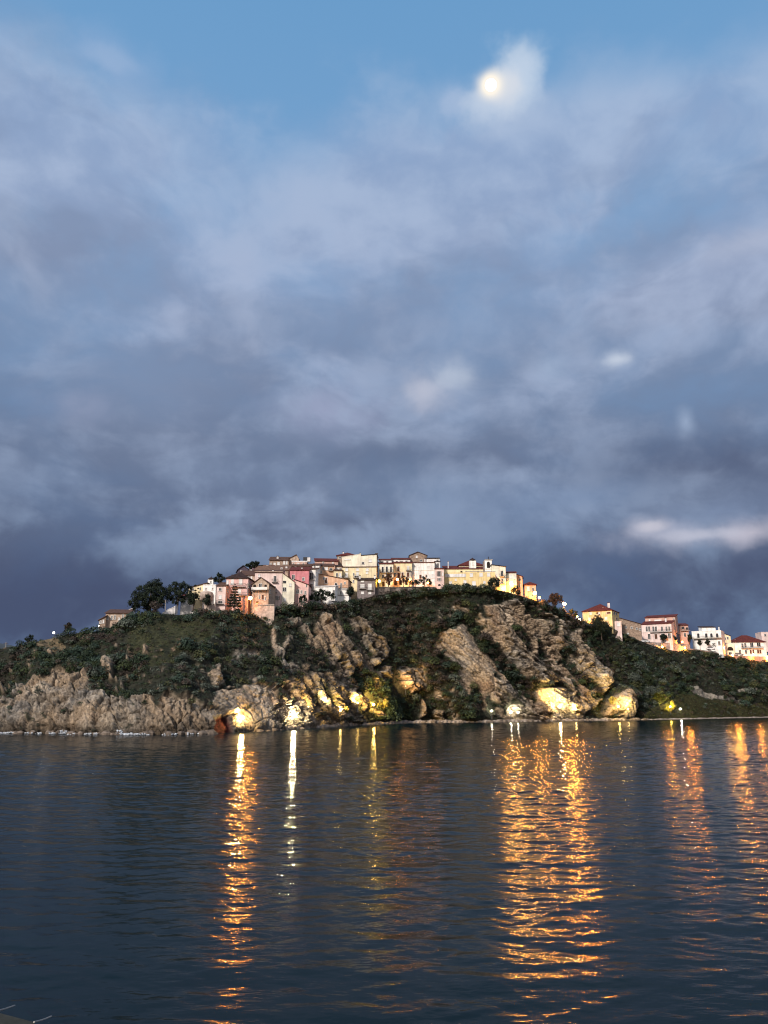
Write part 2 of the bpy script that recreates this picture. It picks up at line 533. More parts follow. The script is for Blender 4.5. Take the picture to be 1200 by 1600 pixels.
ROCKS = [
    [(-400, 1085), (0, 1092), (30, 1094), (52, 1082), (66, 1072), (88, 1050), (104, 1056), (120, 1058), (132, 1040), (140, 1050), (141, 1084), (160, 1088), (225, 1088), (240, 1100), (262, 1084), (280, 1092), (300, 1093), (330, 1103), (338, 1088), (350, 1076), (376, 1073), (424, 1075), (430, 1092), (440, 1152), (-400, 1152)],
    [(31, 1082), (40, 1070), (55, 1056), (64, 1060), (62, 1075), (50, 1085), (36, 1090)],
    [(152, 1032), (164, 1022), (180, 1028), (178, 1042), (166, 1047), (156, 1042)],
    [(331, 1046), (342, 1040), (350, 1050), (350, 1070), (336, 1072), (328, 1062)],
    [(376, 1022), (392, 1016), (406, 1018), (402, 1030), (384, 1032)],
    [(448, 984), (452, 984), (454, 1010), (448, 1016)], [(449, 1036), (455, 1026), (459, 1040), (458, 1054), (450, 1054)],
    [(505, 962), (520, 960), (535, 985), (552, 1010), (572, 1044), (560, 1050), (548, 1052), (530, 1048), (512, 1035), (500, 1010), (496, 985)],
    [(424, 1082), (440, 1068), (452, 1060), (470, 1062), (490, 1050), (512, 1048), (530, 1058), (524, 1075), (516, 1090), (535, 1085), (548, 1095), (556, 1112), (560, 1137), (424, 1152)],
    [(622, 1062), (630, 1044), (655, 1034), (658, 1050), (660, 1070), (650, 1082), (640, 1086), (630, 1074)],
    [(655, 1100), (660, 1094), (668, 1104), (672, 1118), (662, 1122)],
    [(678, 1016), (680, 1000), (686, 986), (708, 982), (724, 976), (732, 990), (740, 1008), (752, 1018), (762, 1024), (778, 1046), (796, 1076), (792, 1090), (784, 1100), (768, 1090), (758, 1072), (744, 1066), (736, 1086), (730, 1092), (724, 1080), (718, 1048), (700, 1036)],
    [(764, 944), (790, 940), (815, 938), (836, 946), (868, 960), (886, 976), (910, 1002), (930, 1026), (950, 1050), (958, 1070), (942, 1088), (936, 1106), (912, 1112), (842, 1120), (844, 1070), (815, 1052), (796, 1034), (784, 1008), (766, 990)],
    [(842, 1076), (850, 1064), (858, 1062), (872, 1075), (884, 1090), (895, 1096), (908, 1094), (910, 1127), (842, 1129)],
    [(796, 1100), (806, 1096), (815, 1108), (822, 1130), (792, 1130)], [(822, 1118), (832, 1100), (842, 1096), (846, 1129), (822, 1129)],
    [(950, 1098), (953, 1088), (961, 1080), (972, 1077), (984, 1086), (990, 1102), (991, 1126), (975, 1127), (956, 1110)],
]
CUTS = [[(838, 990), (850, 1000), (866, 1035), (892, 1062), (912, 1090), (896, 1092), (872, 1068), (852, 1040), (840, 1015)],
        [(882, 1000), (896, 1012), (902, 1040), (926, 1064), (944, 1080), (940, 1100), (916, 1078), (892, 1048), (880, 1024)],
        [(742, 1004), (756, 1004), (775, 1018), (800, 1042), (824, 1060), (842, 1078), (840, 1100), (820, 1098), (800, 1075), (778, 1044), (760, 1022)],
        [(795, 978), (815, 980), (832, 1000), (838, 1020), (822, 1014), (805, 1000)]]
BEDS = [[(884, 985), (892, 984), (910, 1002), (926, 1024), (948, 1050), (957, 1070), (942, 1074), (926, 1062), (906, 1042), (900, 1030), (904, 1016), (890, 1000)],
        [(790, 1008), (800, 1002), (812, 1010), (822, 1018), (832, 1020), (842, 1035), (853, 1052), (860, 1062), (850, 1066), (835, 1062), (815, 1052), (802, 1040), (794, 1028)],
        [(768, 946), (784, 944), (782, 972), (770, 984)]]
PATH = [(1075, 1072), (1090, 1072), (1110, 1080), (1125, 1086), (1165, 1094), (1168, 1099), (1140, 1095), (1110, 1090), (1085, 1082)]
PATH2 = [(1138, 1074), (1160, 1077), (1195, 1082), (1230, 1084), (1230, 1088), (1190, 1086), (1155, 1081)]
MEADOW = [(1045, 1094), (1065, 1084), (1080, 1086), (1120, 1094), (1168, 1101), (1200, 1097), (1600, 1094), (1600, 1130), (1000, 1130), (1010, 1112)]
LAWN = [(205, 985), (230, 974), (320, 972), (345, 976), (332, 1000), (300, 1010), (285, 1035), (240, 1040), (215, 1022), (198, 1002)]
CAVE = [(336, 1150), (337, 1128), (341, 1118), (348, 1115), (357, 1117), (364, 1130), (367, 1150)]
TERRACE = [(60, 995), (78, 993), (100, 1000), (98, 1010), (75, 1014), (52, 1012)]

NC, NS = 1150, 300
PXC = np.concatenate([np.linspace(-400, -20, 60, endpoint=False), np.linspace(-20, 1220, NC), np.linspace(1226, 1600, 60)])
S = np.linspace(0, 1, NS)
PX, SS = np.meshgrid(PXC, S)                              # rows from the waterline to the edge of the town
YS, YT = shore_y(PX), edge_y(PX)
PY = YS + (YT - YS) * SS
D0, D1 = shore_D(PX), edge_D(PX)
gexp = 1.55 + .25 * np.sin(PX / 97.0)
DD = D0 + (D1 - D0) * SS ** gexp
P0 = at(PX, PY, DD)
# ragged outlines: look the regions up at a slightly wandering place
Pn = np.stack([PX / 26, PY / 26, np.zeros_like(PX)], -1)
wx = fbm(Pn, 4, 3) * 13; wy = fbm(Pn + 40, 4, 5) * 11
QX, QY = PX + wx, PY + wy
rock = np.zeros(PX.shape)
for poly in ROCKS:
    rock = np.maximum(rock, inside(poly, QX, QY).astype(float))
# scrub breaks into the rock along its beds and bare stone shows through the scrub
ua, va = QX * .62 + QY * .78, -QX * .78 + QY * .62
streak = fbm(np.stack([ua / 62, va / 13, np.zeros_like(PX) + 3], -1), 4, 9)
spots = fbm(np.stack([PX / 9, PY / 9, np.zeros_like(PX) + 8], -1), 3, 10)
patchy = streak + .45 * spots
zone_right = sstep(760, 775, PX) * (1 - sstep(945, 965, PX)) * sstep(1082, 1062, PY)
zone_mid = sstep(485, 500, PX) * (1 - sstep(580, 600, PX))
zone_low = sstep(424, 436, PX) * (1 - sstep(545, 560, PX)) * sstep(1050, 1064, PY) * sstep(1120, 1095, PY)
rock = np.where((rock > 0) & (patchy < -.30) & (zone_right > .3), 0, rock)
rock = np.where((rock > 0) & (patchy < -.27) & (zone_mid + zone_low > .3), 0, rock)
for poly in CUTS:
    rock = np.where(inside(poly, PX + wx * .5, PY + wy * .5) & (spots < .22), 0, rock)
for poly in BEDS:
    rock = np.maximum(rock, inside(poly, PX + wx * .45, PY + wy * .45).astype(float))
rock = np.where((rock < 1) & (patchy > .30) & (PX > 680) & (PX < 965) & (PY > 945), 1, rock)
rock = np.where((rock < 1) & (patchy > .24) & (PX > 425) & (PX < 610) & (PY > 965), 1, rock)
rock = np.where((rock < 1) & (spots > .46) & (PX < 480) & (PY > 1000), 1, rock)
rock = np.where((rock > 0) & (spots < -.5), 0, rock)
path = ((inside(PATH, PX + wx * .5, PY + wy * .4) | inside(PATH2, PX + wx * .5, PY + wy * .4)) & (spots > -.18)).astype(float)
meadow = inside(MEADOW, PX + wx * .6, PY + wy * .6).astype(float) * (1 - path)
lawn = inside(LAWN, QX, QY).astype(float) * (1 - rock)
cave = inside(CAVE, PX + wx * .25, PY + wy * .25).astype(float)
base_strip = sstep(.035, .0, SS)


def soften(A, n):
    for _ in range(n):
        B = A.copy()
        B[1:-1] = (A[:-2] + A[1:-1] * 2 + A[2:]) / 4
        C = B.copy()
        C[:, 1:-1] = (B[:, :-2] + B[:, 1:-1] * 2 + B[:, 2:]) / 4
        A = C
    return A


rock_s = soften(rock, 3)
cave_s = soften(cave, 2)
big_s = soften(rock, 14)

# outward direction of the slope
du = np.gradient(P0, axis=1); dv = np.gradient(P0, axis=0)
nrm = np.cross(du, dv); nrm /= np.linalg.norm(nrm, axis=-1, keepdims=True) + 1e-9
nrm = np.where(nrm[..., 1:2] > 0, -nrm, nrm)
nrm = soften(nrm, 30)
nrm /= np.linalg.norm(nrm, axis=-1, keepdims=True)

# bedding: beds run down to the right on the east face, near upright in the western cliff
tilt = np.interp(PX, [0, 300, 460, 520, 700, 1000], [1.25, 1.0, .95, .85, .75, .75])
X, Yw, Z = P0[..., 0], P0[..., 1], P0[..., 2]
along = X * np.cos(tilt) - Z * np.sin(tilt)
across = X * np.sin(tilt) + Z * np.cos(tilt)
lf = sstep(470, 390, PX)
bed = np.stack([along * (.055 + .06 * lf), across * (.25 - .10 * lf), Yw * .09], -1)
bed = bed + fbm(P0 * .10, 4, 21)[..., None] * .38
f1, f2, cid, fac = worley(bed, 3)
bed2 = np.stack([along * .17, across * .62, Yw * .30], -1) + fbm(P0 * .25, 3, 8)[..., None] * .4
g1, g2, cid2, fac2 = worley(bed2, 5)
crack = sstep(.0, .07, f2 - f1)
crack2 = sstep(.0, .10, g2 - g1)
ledges = fbm(np.stack([along * .10, across * .6, Yw * .12], -1), 4, 33, ridged=True)
fine = fbm(P0 * .9, 5, 44)
grit = fbm(P0 * np.array([1.6, 1.2, 2.2]), 4, 46, gain=.6, ridged=True)
hr = (cid - .5) * 2.6 + fac * 1.2 + (cid2 - .5) * .95 + fac2 * 1.0 - (1 - crack) * 1.5 - (1 - crack2) * .6 + ledges * .8 + fine * .45 + grit * .38
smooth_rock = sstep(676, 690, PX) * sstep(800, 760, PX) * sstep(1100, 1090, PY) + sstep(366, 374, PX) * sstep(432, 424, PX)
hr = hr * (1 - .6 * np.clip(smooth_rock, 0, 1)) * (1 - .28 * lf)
ravine = fbm(np.stack([across * .075, along * .022, Yw * .02], -1), 4, 57)
hv = fbm(P0 * .14, 5, 55) * 2.2 + ravine * 4.5 + fbm(P0 * .5, 3, 56) * .5
hv = hv * (1 - .6 * soften(lawn, 10)) * (1 - .85 * soften(meadow, 10))
disp = hr * rock_s * (.3 + .7 * soften(rock, 9)) + hv * (1 - rock_s) + (big_s - .5) * 1.2 * (1 - soften(meadow, 10))
# diagonal gullies on the east face
gul = np.sin(across * .36 + fbm(P0 * .05, 3, 61) * 2.5)
disp += gul * 1.6 * sstep(640, 720, PX) * sstep(1060, 960, PX)
# the rounded knoll by the water
kn = ((PX - 971) / 24) ** 2 + ((PY - 1100) / 30) ** 2
disp += 4.5 * np.sqrt(np.clip(1 - kn, 0, 1))
disp *= (1 - base_strip * .55) * sstep(1.0, .94, SS) * .85 + .15
disp = np.where(cave_s > 0, disp * (1 - cave_s) - cave_s * 1.6, disp)
disp = np.where(DD < 0, 0, disp)
P1 = P0 + nrm * disp[..., None]
P1[0, :, 2] = np.minimum(P1[0, :, 2], .1)

# albedo of the ground
tan = np.array([.250, .190, .130]); grey = np.array([.190, .170, .146]); rust = np.array([.20, .130, .082]); pale = np.array([.37, .315, .245])
c_n = fbm(P0 * .10, 4, 70)[..., None]; c_m = fbm(bed * .9, 4, 71)[..., None]
rc = tan + (grey - tan) * sstep(-.1, .4, c_n) + (rust - tan) * sstep(.15, .5, -c_n) * .7
rc = rc + (pale - rc) * sstep(.0, .5, c_m) * .6
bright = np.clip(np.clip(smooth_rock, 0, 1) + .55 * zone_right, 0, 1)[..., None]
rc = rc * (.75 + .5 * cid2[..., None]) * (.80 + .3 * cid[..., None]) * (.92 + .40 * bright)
wet = sstep(3.2, .8, Z + fine * 1.2)[..., None] * sstep(470, 400, PX)[..., None]
rc = rc * (1 - .62 * wet)
soil = np.array([.020, .021, .014]) + np.array([.010, .007, .004]) * c_n
olive = np.array([.038, .036, .013]); lawn_c = np.array([.030, .032, .014]) * (1 + .5 * c_m)
lawn_f = np.clip(soften(lawn, 14) * (1 + .8 * spots), 0, 1)[..., None]
gc = soil * (1 - lawn_f) + lawn_c * lawn_f
gc = gc * (1 - meadow[..., None]) + olive * (1 + .6 * c_m) * meadow[..., None]
gc = gc * (1 - path[..., None]) + np.array([.20, .18, .15]) * path[..., None]
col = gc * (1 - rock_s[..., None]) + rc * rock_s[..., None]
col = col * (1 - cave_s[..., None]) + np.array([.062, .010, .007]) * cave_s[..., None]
terr = inside(TERRACE, PX, PY).astype(float)[..., None]
col = col * (1 - terr) + np.array([.13, .10, .06]) * terr
crack_lines = sstep(.25, .6, fbm(np.stack([along * (.12 + .2 * lf), across * (1.1 - .5 * lf), Yw * .2], -1), 4, 77, ridged=True))[..., None] * rock_s[..., None]
crack_lines = crack_lines * sstep(-.35, .25, c_n + .3 * c_m)
col = col * (1 - (.55 - .2 * lf[..., None]) * crack_lines)                             # dark crack lines painted into the albedo along the bedding joints
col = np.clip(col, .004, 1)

# the plateau behind the edge, rising to the old town and falling away beyond
rows_P, rows_c = [], []
edgeP = P1[-1]
for k, t in enumerate(np.linspace(0, 1, 24)[1:]):
    h = crest_h(PXC) * sstep(.1, 1.0, t)
    dd = edge_D(PXC) + crest_d(PXC) * t
    q = edgeP.copy()
    sc_ = dd / edge_D(PXC)
    q[:, 0] = edgeP[:, 0] * sc_; q[:, 1] = edgeP[:, 1] * sc_
    q[:, 2] = edgeP[:, 2] + h - .3 * t + fbm(q * .1, 3, 80) * .25
    rows_P.append(q); rows_c.append(np.tile([.04, .038, .026], (len(PXC), 1)))
last = rows_P[-1]
for t in np.linspace(0, 1, 14)[1:]:
    q = last.copy(); sc_ = 1 + .45 * t
    q[:, 0] *= sc_; q[:, 1] *= sc_
    q[:, 2] = last[:, 2] * (1 - t * t) - 4 * t + fbm(q * .05, 3, 81) * 2 * t
    rows_P.append(q); rows_c.append(np.tile([.03, .032, .02], (len(PXC), 1)))
foot = P1[0].copy(); foot[:, 2] = -3; foot[:, 1] -= 3
GP = np.concatenate([foot[None], P1, np.stack(rows_P)], 0)
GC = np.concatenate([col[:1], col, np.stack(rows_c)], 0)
nr, ncol = GP.shape[:2]
idx = np.arange(nr * ncol).reshape(nr, ncol)
quads = np.stack([idx[:-1, :-1], idx[:-1, 1:], idx[1:, 1:], idx[1:, :-1]], -1).reshape(-1, 4)
M_HILL = attr_mat('cliff_ground', rough=.95, bump=1.0, bscale=1.5, var=.55, nscale=1.3)
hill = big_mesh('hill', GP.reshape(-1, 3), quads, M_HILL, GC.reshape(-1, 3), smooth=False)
tag(hill, 'rocky headland of tan cliffs and dark scrub rising out of the sea', kind='structure')


def surf(px, py):
    """point of the hill's face near photo pixel (px, py)"""
    s = (shore_y(px) - py) / (shore_y(px) - edge_y(px))
    i = int(np.clip(round(s * (NS - 1)), 0, NS - 1)); j = int(np.argmin(np.abs(PXC - px)))
    return P1[i, j]


def edgeD(px):
    return float(edge_D(px))

# ------------------------------------------------------------------ leaves
def rand_dirs(n):
    v = RNG.normal(size=(n, 3)); return v / np.linalg.norm(v, axis=1, keepdims=True)


def leaf_quads(C, Nrm, size, jitter=.6):
    """a small quad at each centre, facing roughly along Nrm"""
    n = len(C)
    N = Nrm + RNG.normal(size=(n, 3)) * jitter
    N /= np.linalg.norm(N, axis=1, keepdims=True) + 1e-9
    A = np.cross(N, rand_dirs(n)); A /= np.linalg.norm(A, axis=1, keepdims=True) + 1e-9
    B = np.cross(N, A)
    s = (np.asarray(size) * RNG.uniform(.6, 1.35, n))[:, None]
    e = RNG.uniform(.45, .9, n)[:, None]
    V = np.stack([C - A * s, C - B * s * e, C + A * s, C + B * s * e], 1).reshape(-1, 3)
    Q = np.arange(4 * n).reshape(n, 4)
    return V, Q


def clump_leaves(centers, radii, per, squash=.75, upper=-.25, leafsize=.16):
    """leaves over the shells of many bushes; returns leaf centres, normals, sizes and the bush of each leaf"""
    n = len(centers)
    cnt = np.maximum(8, (per * (radii / radii.mean()) ** 1.6)).astype(int)
    who = np.repeat(np.arange(n), cnt)
    d = rand_dirs(len(who))
    d[:, 2] = np.where(d[:, 2] < upper, -d[:, 2], d[:, 2])
    r = radii[who] * (RNG.uniform(.35, 1.0, len(who)) ** .5)
    lump = 1 + .28 * fbm(d * 2.2 + who[:, None] * 3.7, 2, 90)
    C = centers[who] + d * (r * lump)[:, None] * np.array([1, 1, squash])
    return C, d, leafsize * (radii[who] / 1.2) ** .5, who


# ------------------------------------------------------------------ the scrub that covers the slopes
LAMP_CLEAR = []      # filled with (x, y, z, radius) so that floodlights stand free


def scrub(lamps):
    area = np.linalg.norm(np.cross(np.gradient(P1, axis=1), np.gradient(P1, axis=0)), axis=-1)
    vis = (PX > -60) & (PX < 1260)
    dens = (1 - rock) * (1 - path) * (1 - cave) * (1 - .80 * lawn) * (1 - .70 * meadow) * (1 - .8 * terr[..., 0])
    dens = dens + rock * .05 * (fine > .1) * (SS > .15)
    dens *= vis * (SS > .03) * (SS < .995)
    w = (area * dens).ravel(); w /= w.sum()
    NB = 7600
    pick = RNG.choice(len(w), NB, p=w)
    c = P1.reshape(-1, 3)[pick]; nn = nrm.reshape(-1, 3)[pick]
    px, py = PX.ravel()[pick], PY.ravel()[pick]
    onrock = rock.ravel()[pick] > .5
    big = fbm(c * .06, 3, 95)
    rad = RNG.uniform(.5, 1.2, NB) * np.clip(1.0 + 1.2 * big, .55, 2.0)
    tall = RNG.random(NB) < .10
    rad = np.where(tall, rad * 1.9, rad)
    rad = np.where(onrock, rad * .45, rad)
    rad = rad * (1 - .7 * soften(rock, 6).ravel()[pick] * (1 - onrock))
    agave = (px > 235) & (px < 400) & (py > 1030) & (py < 1100)
    rad = np.where(agave, rad * .75, rad)
    rad = np.where((lawn.ravel()[pick] > .5) | (meadow.ravel()[pick] > .5), rad * .45, rad)
    c = c + nn * (rad * .35)[:, None]
    # bushes leaning over the walls at the edge of the town
    ex = np.concatenate([RNG.uniform(586, 690, 70), RNG.uniform(692, 772, 95), RNG.uniform(846, 912, 60), RNG.uniform(432, 556, 70), RNG.uniform(205, 250, 16)])
    ey = edge_y(ex) + RNG.uniform(0, 9, len(ex))
    ec = np.array([surf(a, b) for a, b in zip(ex, ey)])
    c = np.concatenate([c, ec + np.array([0, -.3, .3])]); rad = np.concatenate([rad, RNG.uniform(.8, 2.0, len(ex))])
    px = np.concatenate([px, ex]); py = np.concatenate([py, ey])
    agave = np.concatenate([agave, np.zeros(len(ex), bool)]); onrock = np.concatenate([onrock, np.zeros(len(ex), bool)])
    # tufts in the meadow and on the grassy bank
    gw = (area * (soften(meadow, 2) + .35 * lawn) * (1 - path) * vis * (SS > .03)).ravel(); gw /= gw.sum()
    gp = RNG.choice(len(gw), 1500, p=gw)
    c = np.concatenate([c, P1.reshape(-1, 3)[gp]]); rad = np.concatenate([rad, RNG.uniform(.18, .62, len(gp)) * np.where(RNG.random(len(gp)) < .12, 2.0, 1.0)])
    px = np.concatenate([px, PX.ravel()[gp]]); py = np.concatenate([py, PY.ravel()[gp]])
    agave = np.concatenate([agave, np.zeros(len(gp), bool)]); onrock = np.concatenate([onrock, np.zeros(len(gp), bool)])
    tuft = np.arange(len(c)) >= len(c) - len(gp)
    keep = np.ones(len(c), bool)
    for lx, ly, lz, lr in lamps:
        keep &= ((c - np.array([lx, ly, lz])) ** 2).sum(1) > (lr + rad) ** 2
    c, rad, px, py, agave, onrock, tuft = (q[keep] for q in (c, rad, px, py, agave, onrock, tuft))
    n = len(c)
    pal = np.array([[.016, .028, .014], [.026, .036, .013], [.046, .050, .020], [.024, .040, .028], [.040, .031, .025], [.060, .072, .056], [.080, .095, .075], [.060, .044, .030]])
    zn = fbm(c * .045 + 9, 3, 97)
    p = np.tile([.30, .20, .08, .14, .10, .09, .03, .06], (n, 1))
    p[zn > .18] = [.12, .10, .05, .10, .32, .08, .03, .20]         # bare brown thickets
    p[zn < -.2] = [.36, .22, .06, .26, .02, .06, .02, .0]
    p[agave] = [.14, .10, .05, .22, .06, .25, .18, .0]             # grey green tufts
    p[(px > 960) & (px < 1060)] = [.18, .24, .10, .14, .06, .20, .06, .02]
    p[tuft] = [.06, .22, .46, .0, .10, .04, .02, .10]
    cum = np.cumsum(p / p.sum(1, keepdims=True), 1)
    kind = (RNG.random(n)[:, None] > cum).sum(1).clip(0, 7)
    C, d, sz, who = clump_leaves(c, rad, 48, squash=.9)
    colr = pal[kind[who]] * RNG.uniform(.6, 1.5, len(who))[:, None] * RNG.uniform(.7, 1.35, n)[who][:, None]
    V, Q = leaf_quads(C, d + np.array([0, -.1, .30]), sz * 1.25, .45)
    o = big_mesh('scrub', V, Q, M_LEAF, np.repeat(colr, 4, 0))
    tag(o, 'dense evergreen scrub covering the slopes of the headland', kind='stuff')
    return o


# ------------------------------------------------------------------ trees
def tree(name, label, cat, base, height, blobs, n_leaf, leaf, palette, trunk_r=.3, lean=(0, 0), group=None, squash=1.0):
    """trunk with limbs and a crown of leaves; blobs = (dx, dy, dz, r) about the base"""
    base = np.asarray(base, float)
    t = thing(name, base, label, cat, group)
    mb = MB()
    top = base + np.array([lean[0], lean[1], height * .72])
    mid = (base + top) / 2 + np.array([lean[0] * .2 + .15, .1, 0])
    mb.tube([base - np.array([0, 0, 1.0]), base, mid, top], [trunk_r * 1.25, trunk_r, trunk_r * .75, trunk_r * .3], 8)
    for (bx, by, bz, br) in blobs:
        s = base + (mid - base) * (.55 + .45 * random.random())
        e = base + np.array([bx, by, bz])
        m = (s + e) / 2 + np.array([0, 0, -.12 * br])
        mb.tube([s, m, e], [trunk_r * .42, trunk_r * .28, trunk_r * .08], 5)
    mb.build('trunk', M_BARK, t)
    B = np.array(blobs, float)
    cen = base + B[:, :3]
    w = B[:, 3] ** 2; cnt = (n_leaf * w / w.sum()).astype(int)
    who = np.repeat(np.arange(len(B)), cnt)
    # twigs: clusters within each limb's foliage, so that gaps show between them
    subn = 26
    tw = rand_dirs(len(B) * subn) * (RNG.uniform(.25, 1, len(B) * subn) ** .5)[:, None]
    pick = who * subn + RNG.integers(0, subn, len(who))
    C = cen[who] + (tw[pick] * .85 + RNG.normal(size=(len(who), 3)) * .15) * B[who, 3][:, None] * np.array([1, 1, squash])
    N = (C - cen[who]) / B[who, 3][:, None]
    V, Q = leaf_quads(C, N + np.array([0, -.1, .35]), np.full(len(who), leaf), .6)
    palette = np.array(palette)
    tint = palette[RNG.integers(0, len(palette), len(B) * subn)][pick] * RNG.uniform(.7, 1.35, len(who))[:, None]
    big_mesh('crown', V, Q, M_LEAF, np.repeat(tint, 4, 0), parent=t, origin=base)
    return t


def round_blobs(h, r, n, flat=1.0, z0=.5):
    out = []
    for _ in range(n):
        d = rand_dirs(1)[0]
        out.append((d[0] * r * .62, d[1] * r * .5, h * z0 + r * .45 + d[2] * r * .55 * flat, r * random.uniform(.36, .55)))
    return out


DARKGREEN = [(.012, .020, .012), (.018, .026, .013), (.010, .016, .012)]
OLIVEGREEN = [(.03, .04, .018), (.045, .05, .02), (.025, .035, .02)]
REDBROWN = [(.055, .022, .014), (.08, .03, .018), (.035, .03, .015)]  # trees by orange lamps: the lamplight is put into the leaf colour
# ------------------------------------------------------------------ houses
class House:
    """one building: front wall through two photo points at real distances, everything else measured off it in metres"""
    def __init__(s, name, label, x0, x1, ye, yb, dist, depth, wall, roof=None, cat='house', yaw=0.0, drop=5.0, group=None):
        Pa = at(x0, yb, dist); Pb = at(x1, yb, dist)
        xm = (Pa[0] + Pb[0]) / 2
        half = (Pb[0] - Pa[0]) / 2
        a = math.radians(yaw)
        s.e = np.array([math.cos(a), math.sin(a), 0]); s.n = np.array([-math.sin(a), math.cos(a), 0])
        # keep the front's left and right edges on their lines of sight
        ra = at(x0, yb, 1.0); rb = at(x1, yb, 1.0)
        c = np.array([xm, dist])
        def hit(r):
            # (r.x, r.y)*t = c + e*q
            M = np.array([[r[0], -s.e[0]], [r[1], -s.e[1]]])
            t, q = np.linalg.solve(M, c); return q
        qa, qb = hit(ra), hit(rb)
        s.P = np.array([xm, dist, 0]) + s.e * qa
        s.L = qb - qa; s.dep = depth
        mid = s.P + s.e * s.L / 2
        s.zb = float(at((x0 + x1) / 2, yb, mid[1])[2]); s.ze = float(at((x0 + x1) / 2, ye, mid[1])[2])
        s.drop = drop
        s.t = thing(name, s.P + np.array([0, 0, s.zb]) + s.e * s.L / 2, label, cat, group)
        s.wallm, s.roofm = wall, roof
        s.wall_o = s.roof_o = None

    def W(s, a, t, z):
        return s.P + s.e * a + s.n * t + np.array([0, 0, z])

    def zpx(s, px, py):
        """height where the line of sight of a photo pixel meets the front"""
        return s.face_hit('f', px, py)[1]

    def face_hit(s, face, px, py):
        r = at(px, py, 1.0) - np.array([0, 0, CAMZ])
        if face == 'f': O, E = s.P, s.e
        elif face == 'r': O, E = s.P + s.e * s.L, s.n
        else: O, E = s.P, s.n
        M = np.array([[r[0], -E[0]], [r[1], -E[1]]])
        t, q = np.linalg.solve(M, O[:2])
        return q, CAMZ + r[2] * t

    # -- walls and roofs
    def body(s, prof=None, axis='s', top=None):
        """walls under a roof profile: points (position, height); axis s runs along the front, t runs back"""
        ze = s.ze if top is None else top
        ext = s.L if axis == 's' else s.dep
        prof = prof or [(0, ze), (ext, ze)]
        zb = s.zb - s.drop
        n = len(prof)
        A = [(0, zb)] + list(prof) + [(ext, zb)]
        if axis == 's':
            V = [s.W(a, 0, z) for a, z in A] + [s.W(a, s.dep, z) for a, z in A]
        else:
            V = [s.W(0, a, z) for a, z in A] + [s.W(s.L, a, z) for a, z in A]
        m = n + 2
        Fc = [tuple(range(m))[::-1], tuple(range(m, 2 * m))] + [(i, (i + 1) % m, (i + 1) % m + m, i + m) for i in range(m)]
        s.wall_o = mesh('wall', V, Fc, s.wallm, s.t)
        return s

    def slab(s, prof, axis='s', over=.35, thick=.22, mat=None, lo=0.0, hi=None):
        """roof: a slab that follows the profile, with eaves all round"""
        prof = [tuple(p) for p in prof]
        (a0, z0), (a1, z1) = prof[0], prof[1]
        k = over / max(abs(a1 - a0), .01); p0 = (a0 - over, z0 - (z1 - z0) * k)
        (b0, y0), (b1, y1) = prof[-1], prof[-2]
        k = over / max(abs(b1 - b0), .01); p1 = (b0 + over, y0 - (y1 - y0) * k)
        pr = [p0] + prof[1:-1] + [p1]
        up = [(a, z + thick) for a, z in pr]; dn = [(a, z + .02) for a, z in pr]
        A = up + dn[::-1]; m = len(A)
        hi = (s.dep if axis == 's' else s.L) if hi is None else hi
        if axis == 's':
            V = [s.W(a, lo - over, z) for a, z in A] + [s.W(a, hi + over, z) for a, z in A]
        else:
            V = [s.W(lo - over, a, z) for a, z in A] + [s.W(hi + over, a, z) for a, z in A]
        n = len(up)
        Fc = []
        for i in range(n - 1):
            q = (i, i + 1, m - 2 - i, m - 1 - i)
            Fc += [q[::-1], tuple(x + m for x in q)]
        Fc += [(i, (i + 1) % m, (i + 1) % m + m, i + m) for i in range(m)]
        s.roof_o = mesh('roof', V, Fc, mat or s.roofm, s.t)
        return s

    def gable_side(s, rise):
        """ridge parallel to the front: the slope faces the bay"""
        p = [(0, s.ze), (s.dep / 2, s.ze + rise), (s.dep, s.ze)]
        return s.body(p, 't').slab(p, 't')

    def gable_front(s, rise, apex=.5):
        p = [(0, s.ze), (s.L * apex, s.ze + rise), (s.L, s.ze)]
        return s.body(p, 's').slab(p, 's')

    def lean(s, z_left, z_right):
        p = [(0, z_left), (s.L, z_right)]
        return s.body(p, 's').slab(p, 's')

    def lean_front(s, rise):
        rise = rise * .7 + s.dep * .125
        p = [(0, s.ze), (s.dep, s.ze + rise)]
        return s.body(p, 't').slab(p, 't')

    def flat(s, parapet=.5, mat=None):
        s.body(top=s.ze)
        mb = MB(); w = .22; z = s.ze
        for a0, a1, t0, t1 in ((-.06, s.L + .06, -.06, w), (-.06, s.L + .06, s.dep - w, s.dep + .06), (-.06, w, w, s.dep - w), (s.L - w, s.L + .06, w, s.dep - w)):
            mb.frame_box(s.W(a0, t0, z), s.e * (a1 - a0), s.n * (t1 - t0), (0, 0, parapet))
        s.roof_o = mb.build('parapet', mat or s.wallm, s.t)
        return s

    def hip(s, rise, ridge=.5, over=.45):
        s.body()
        rise += min(s.L, s.dep) * .075
        z0 = s.ze + .02; o = over; th = .2
        r0 = min(s.L, s.dep) / 2 * (1 if ridge is None else 1)
        if s.L >= s.dep:
            ra, rb = s.W(s.dep / 2, s.dep / 2, z0 + th + rise), s.W(s.L - s.dep / 2, s.dep / 2, z0 + th + rise)
        else:
            ra, rb = s.W(s.L / 2, s.L / 2, z0 + th + rise), s.W(s.L / 2, s.dep - s.L / 2, z0 + th + rise)
        c = [(-o, -o), (s.L + o, -o), (s.L + o, s.dep + o), (-o, s.dep + o)]
        V = [s.W(a, t, z0) for a, t in c] + [s.W(a, t, z0 + th) for a, t in c] + [ra, rb]
        Fc = [(3, 2, 1, 0), (0, 1, 5, 4), (1, 2, 6, 5), (2, 3, 7, 6), (3, 0, 4, 7)]
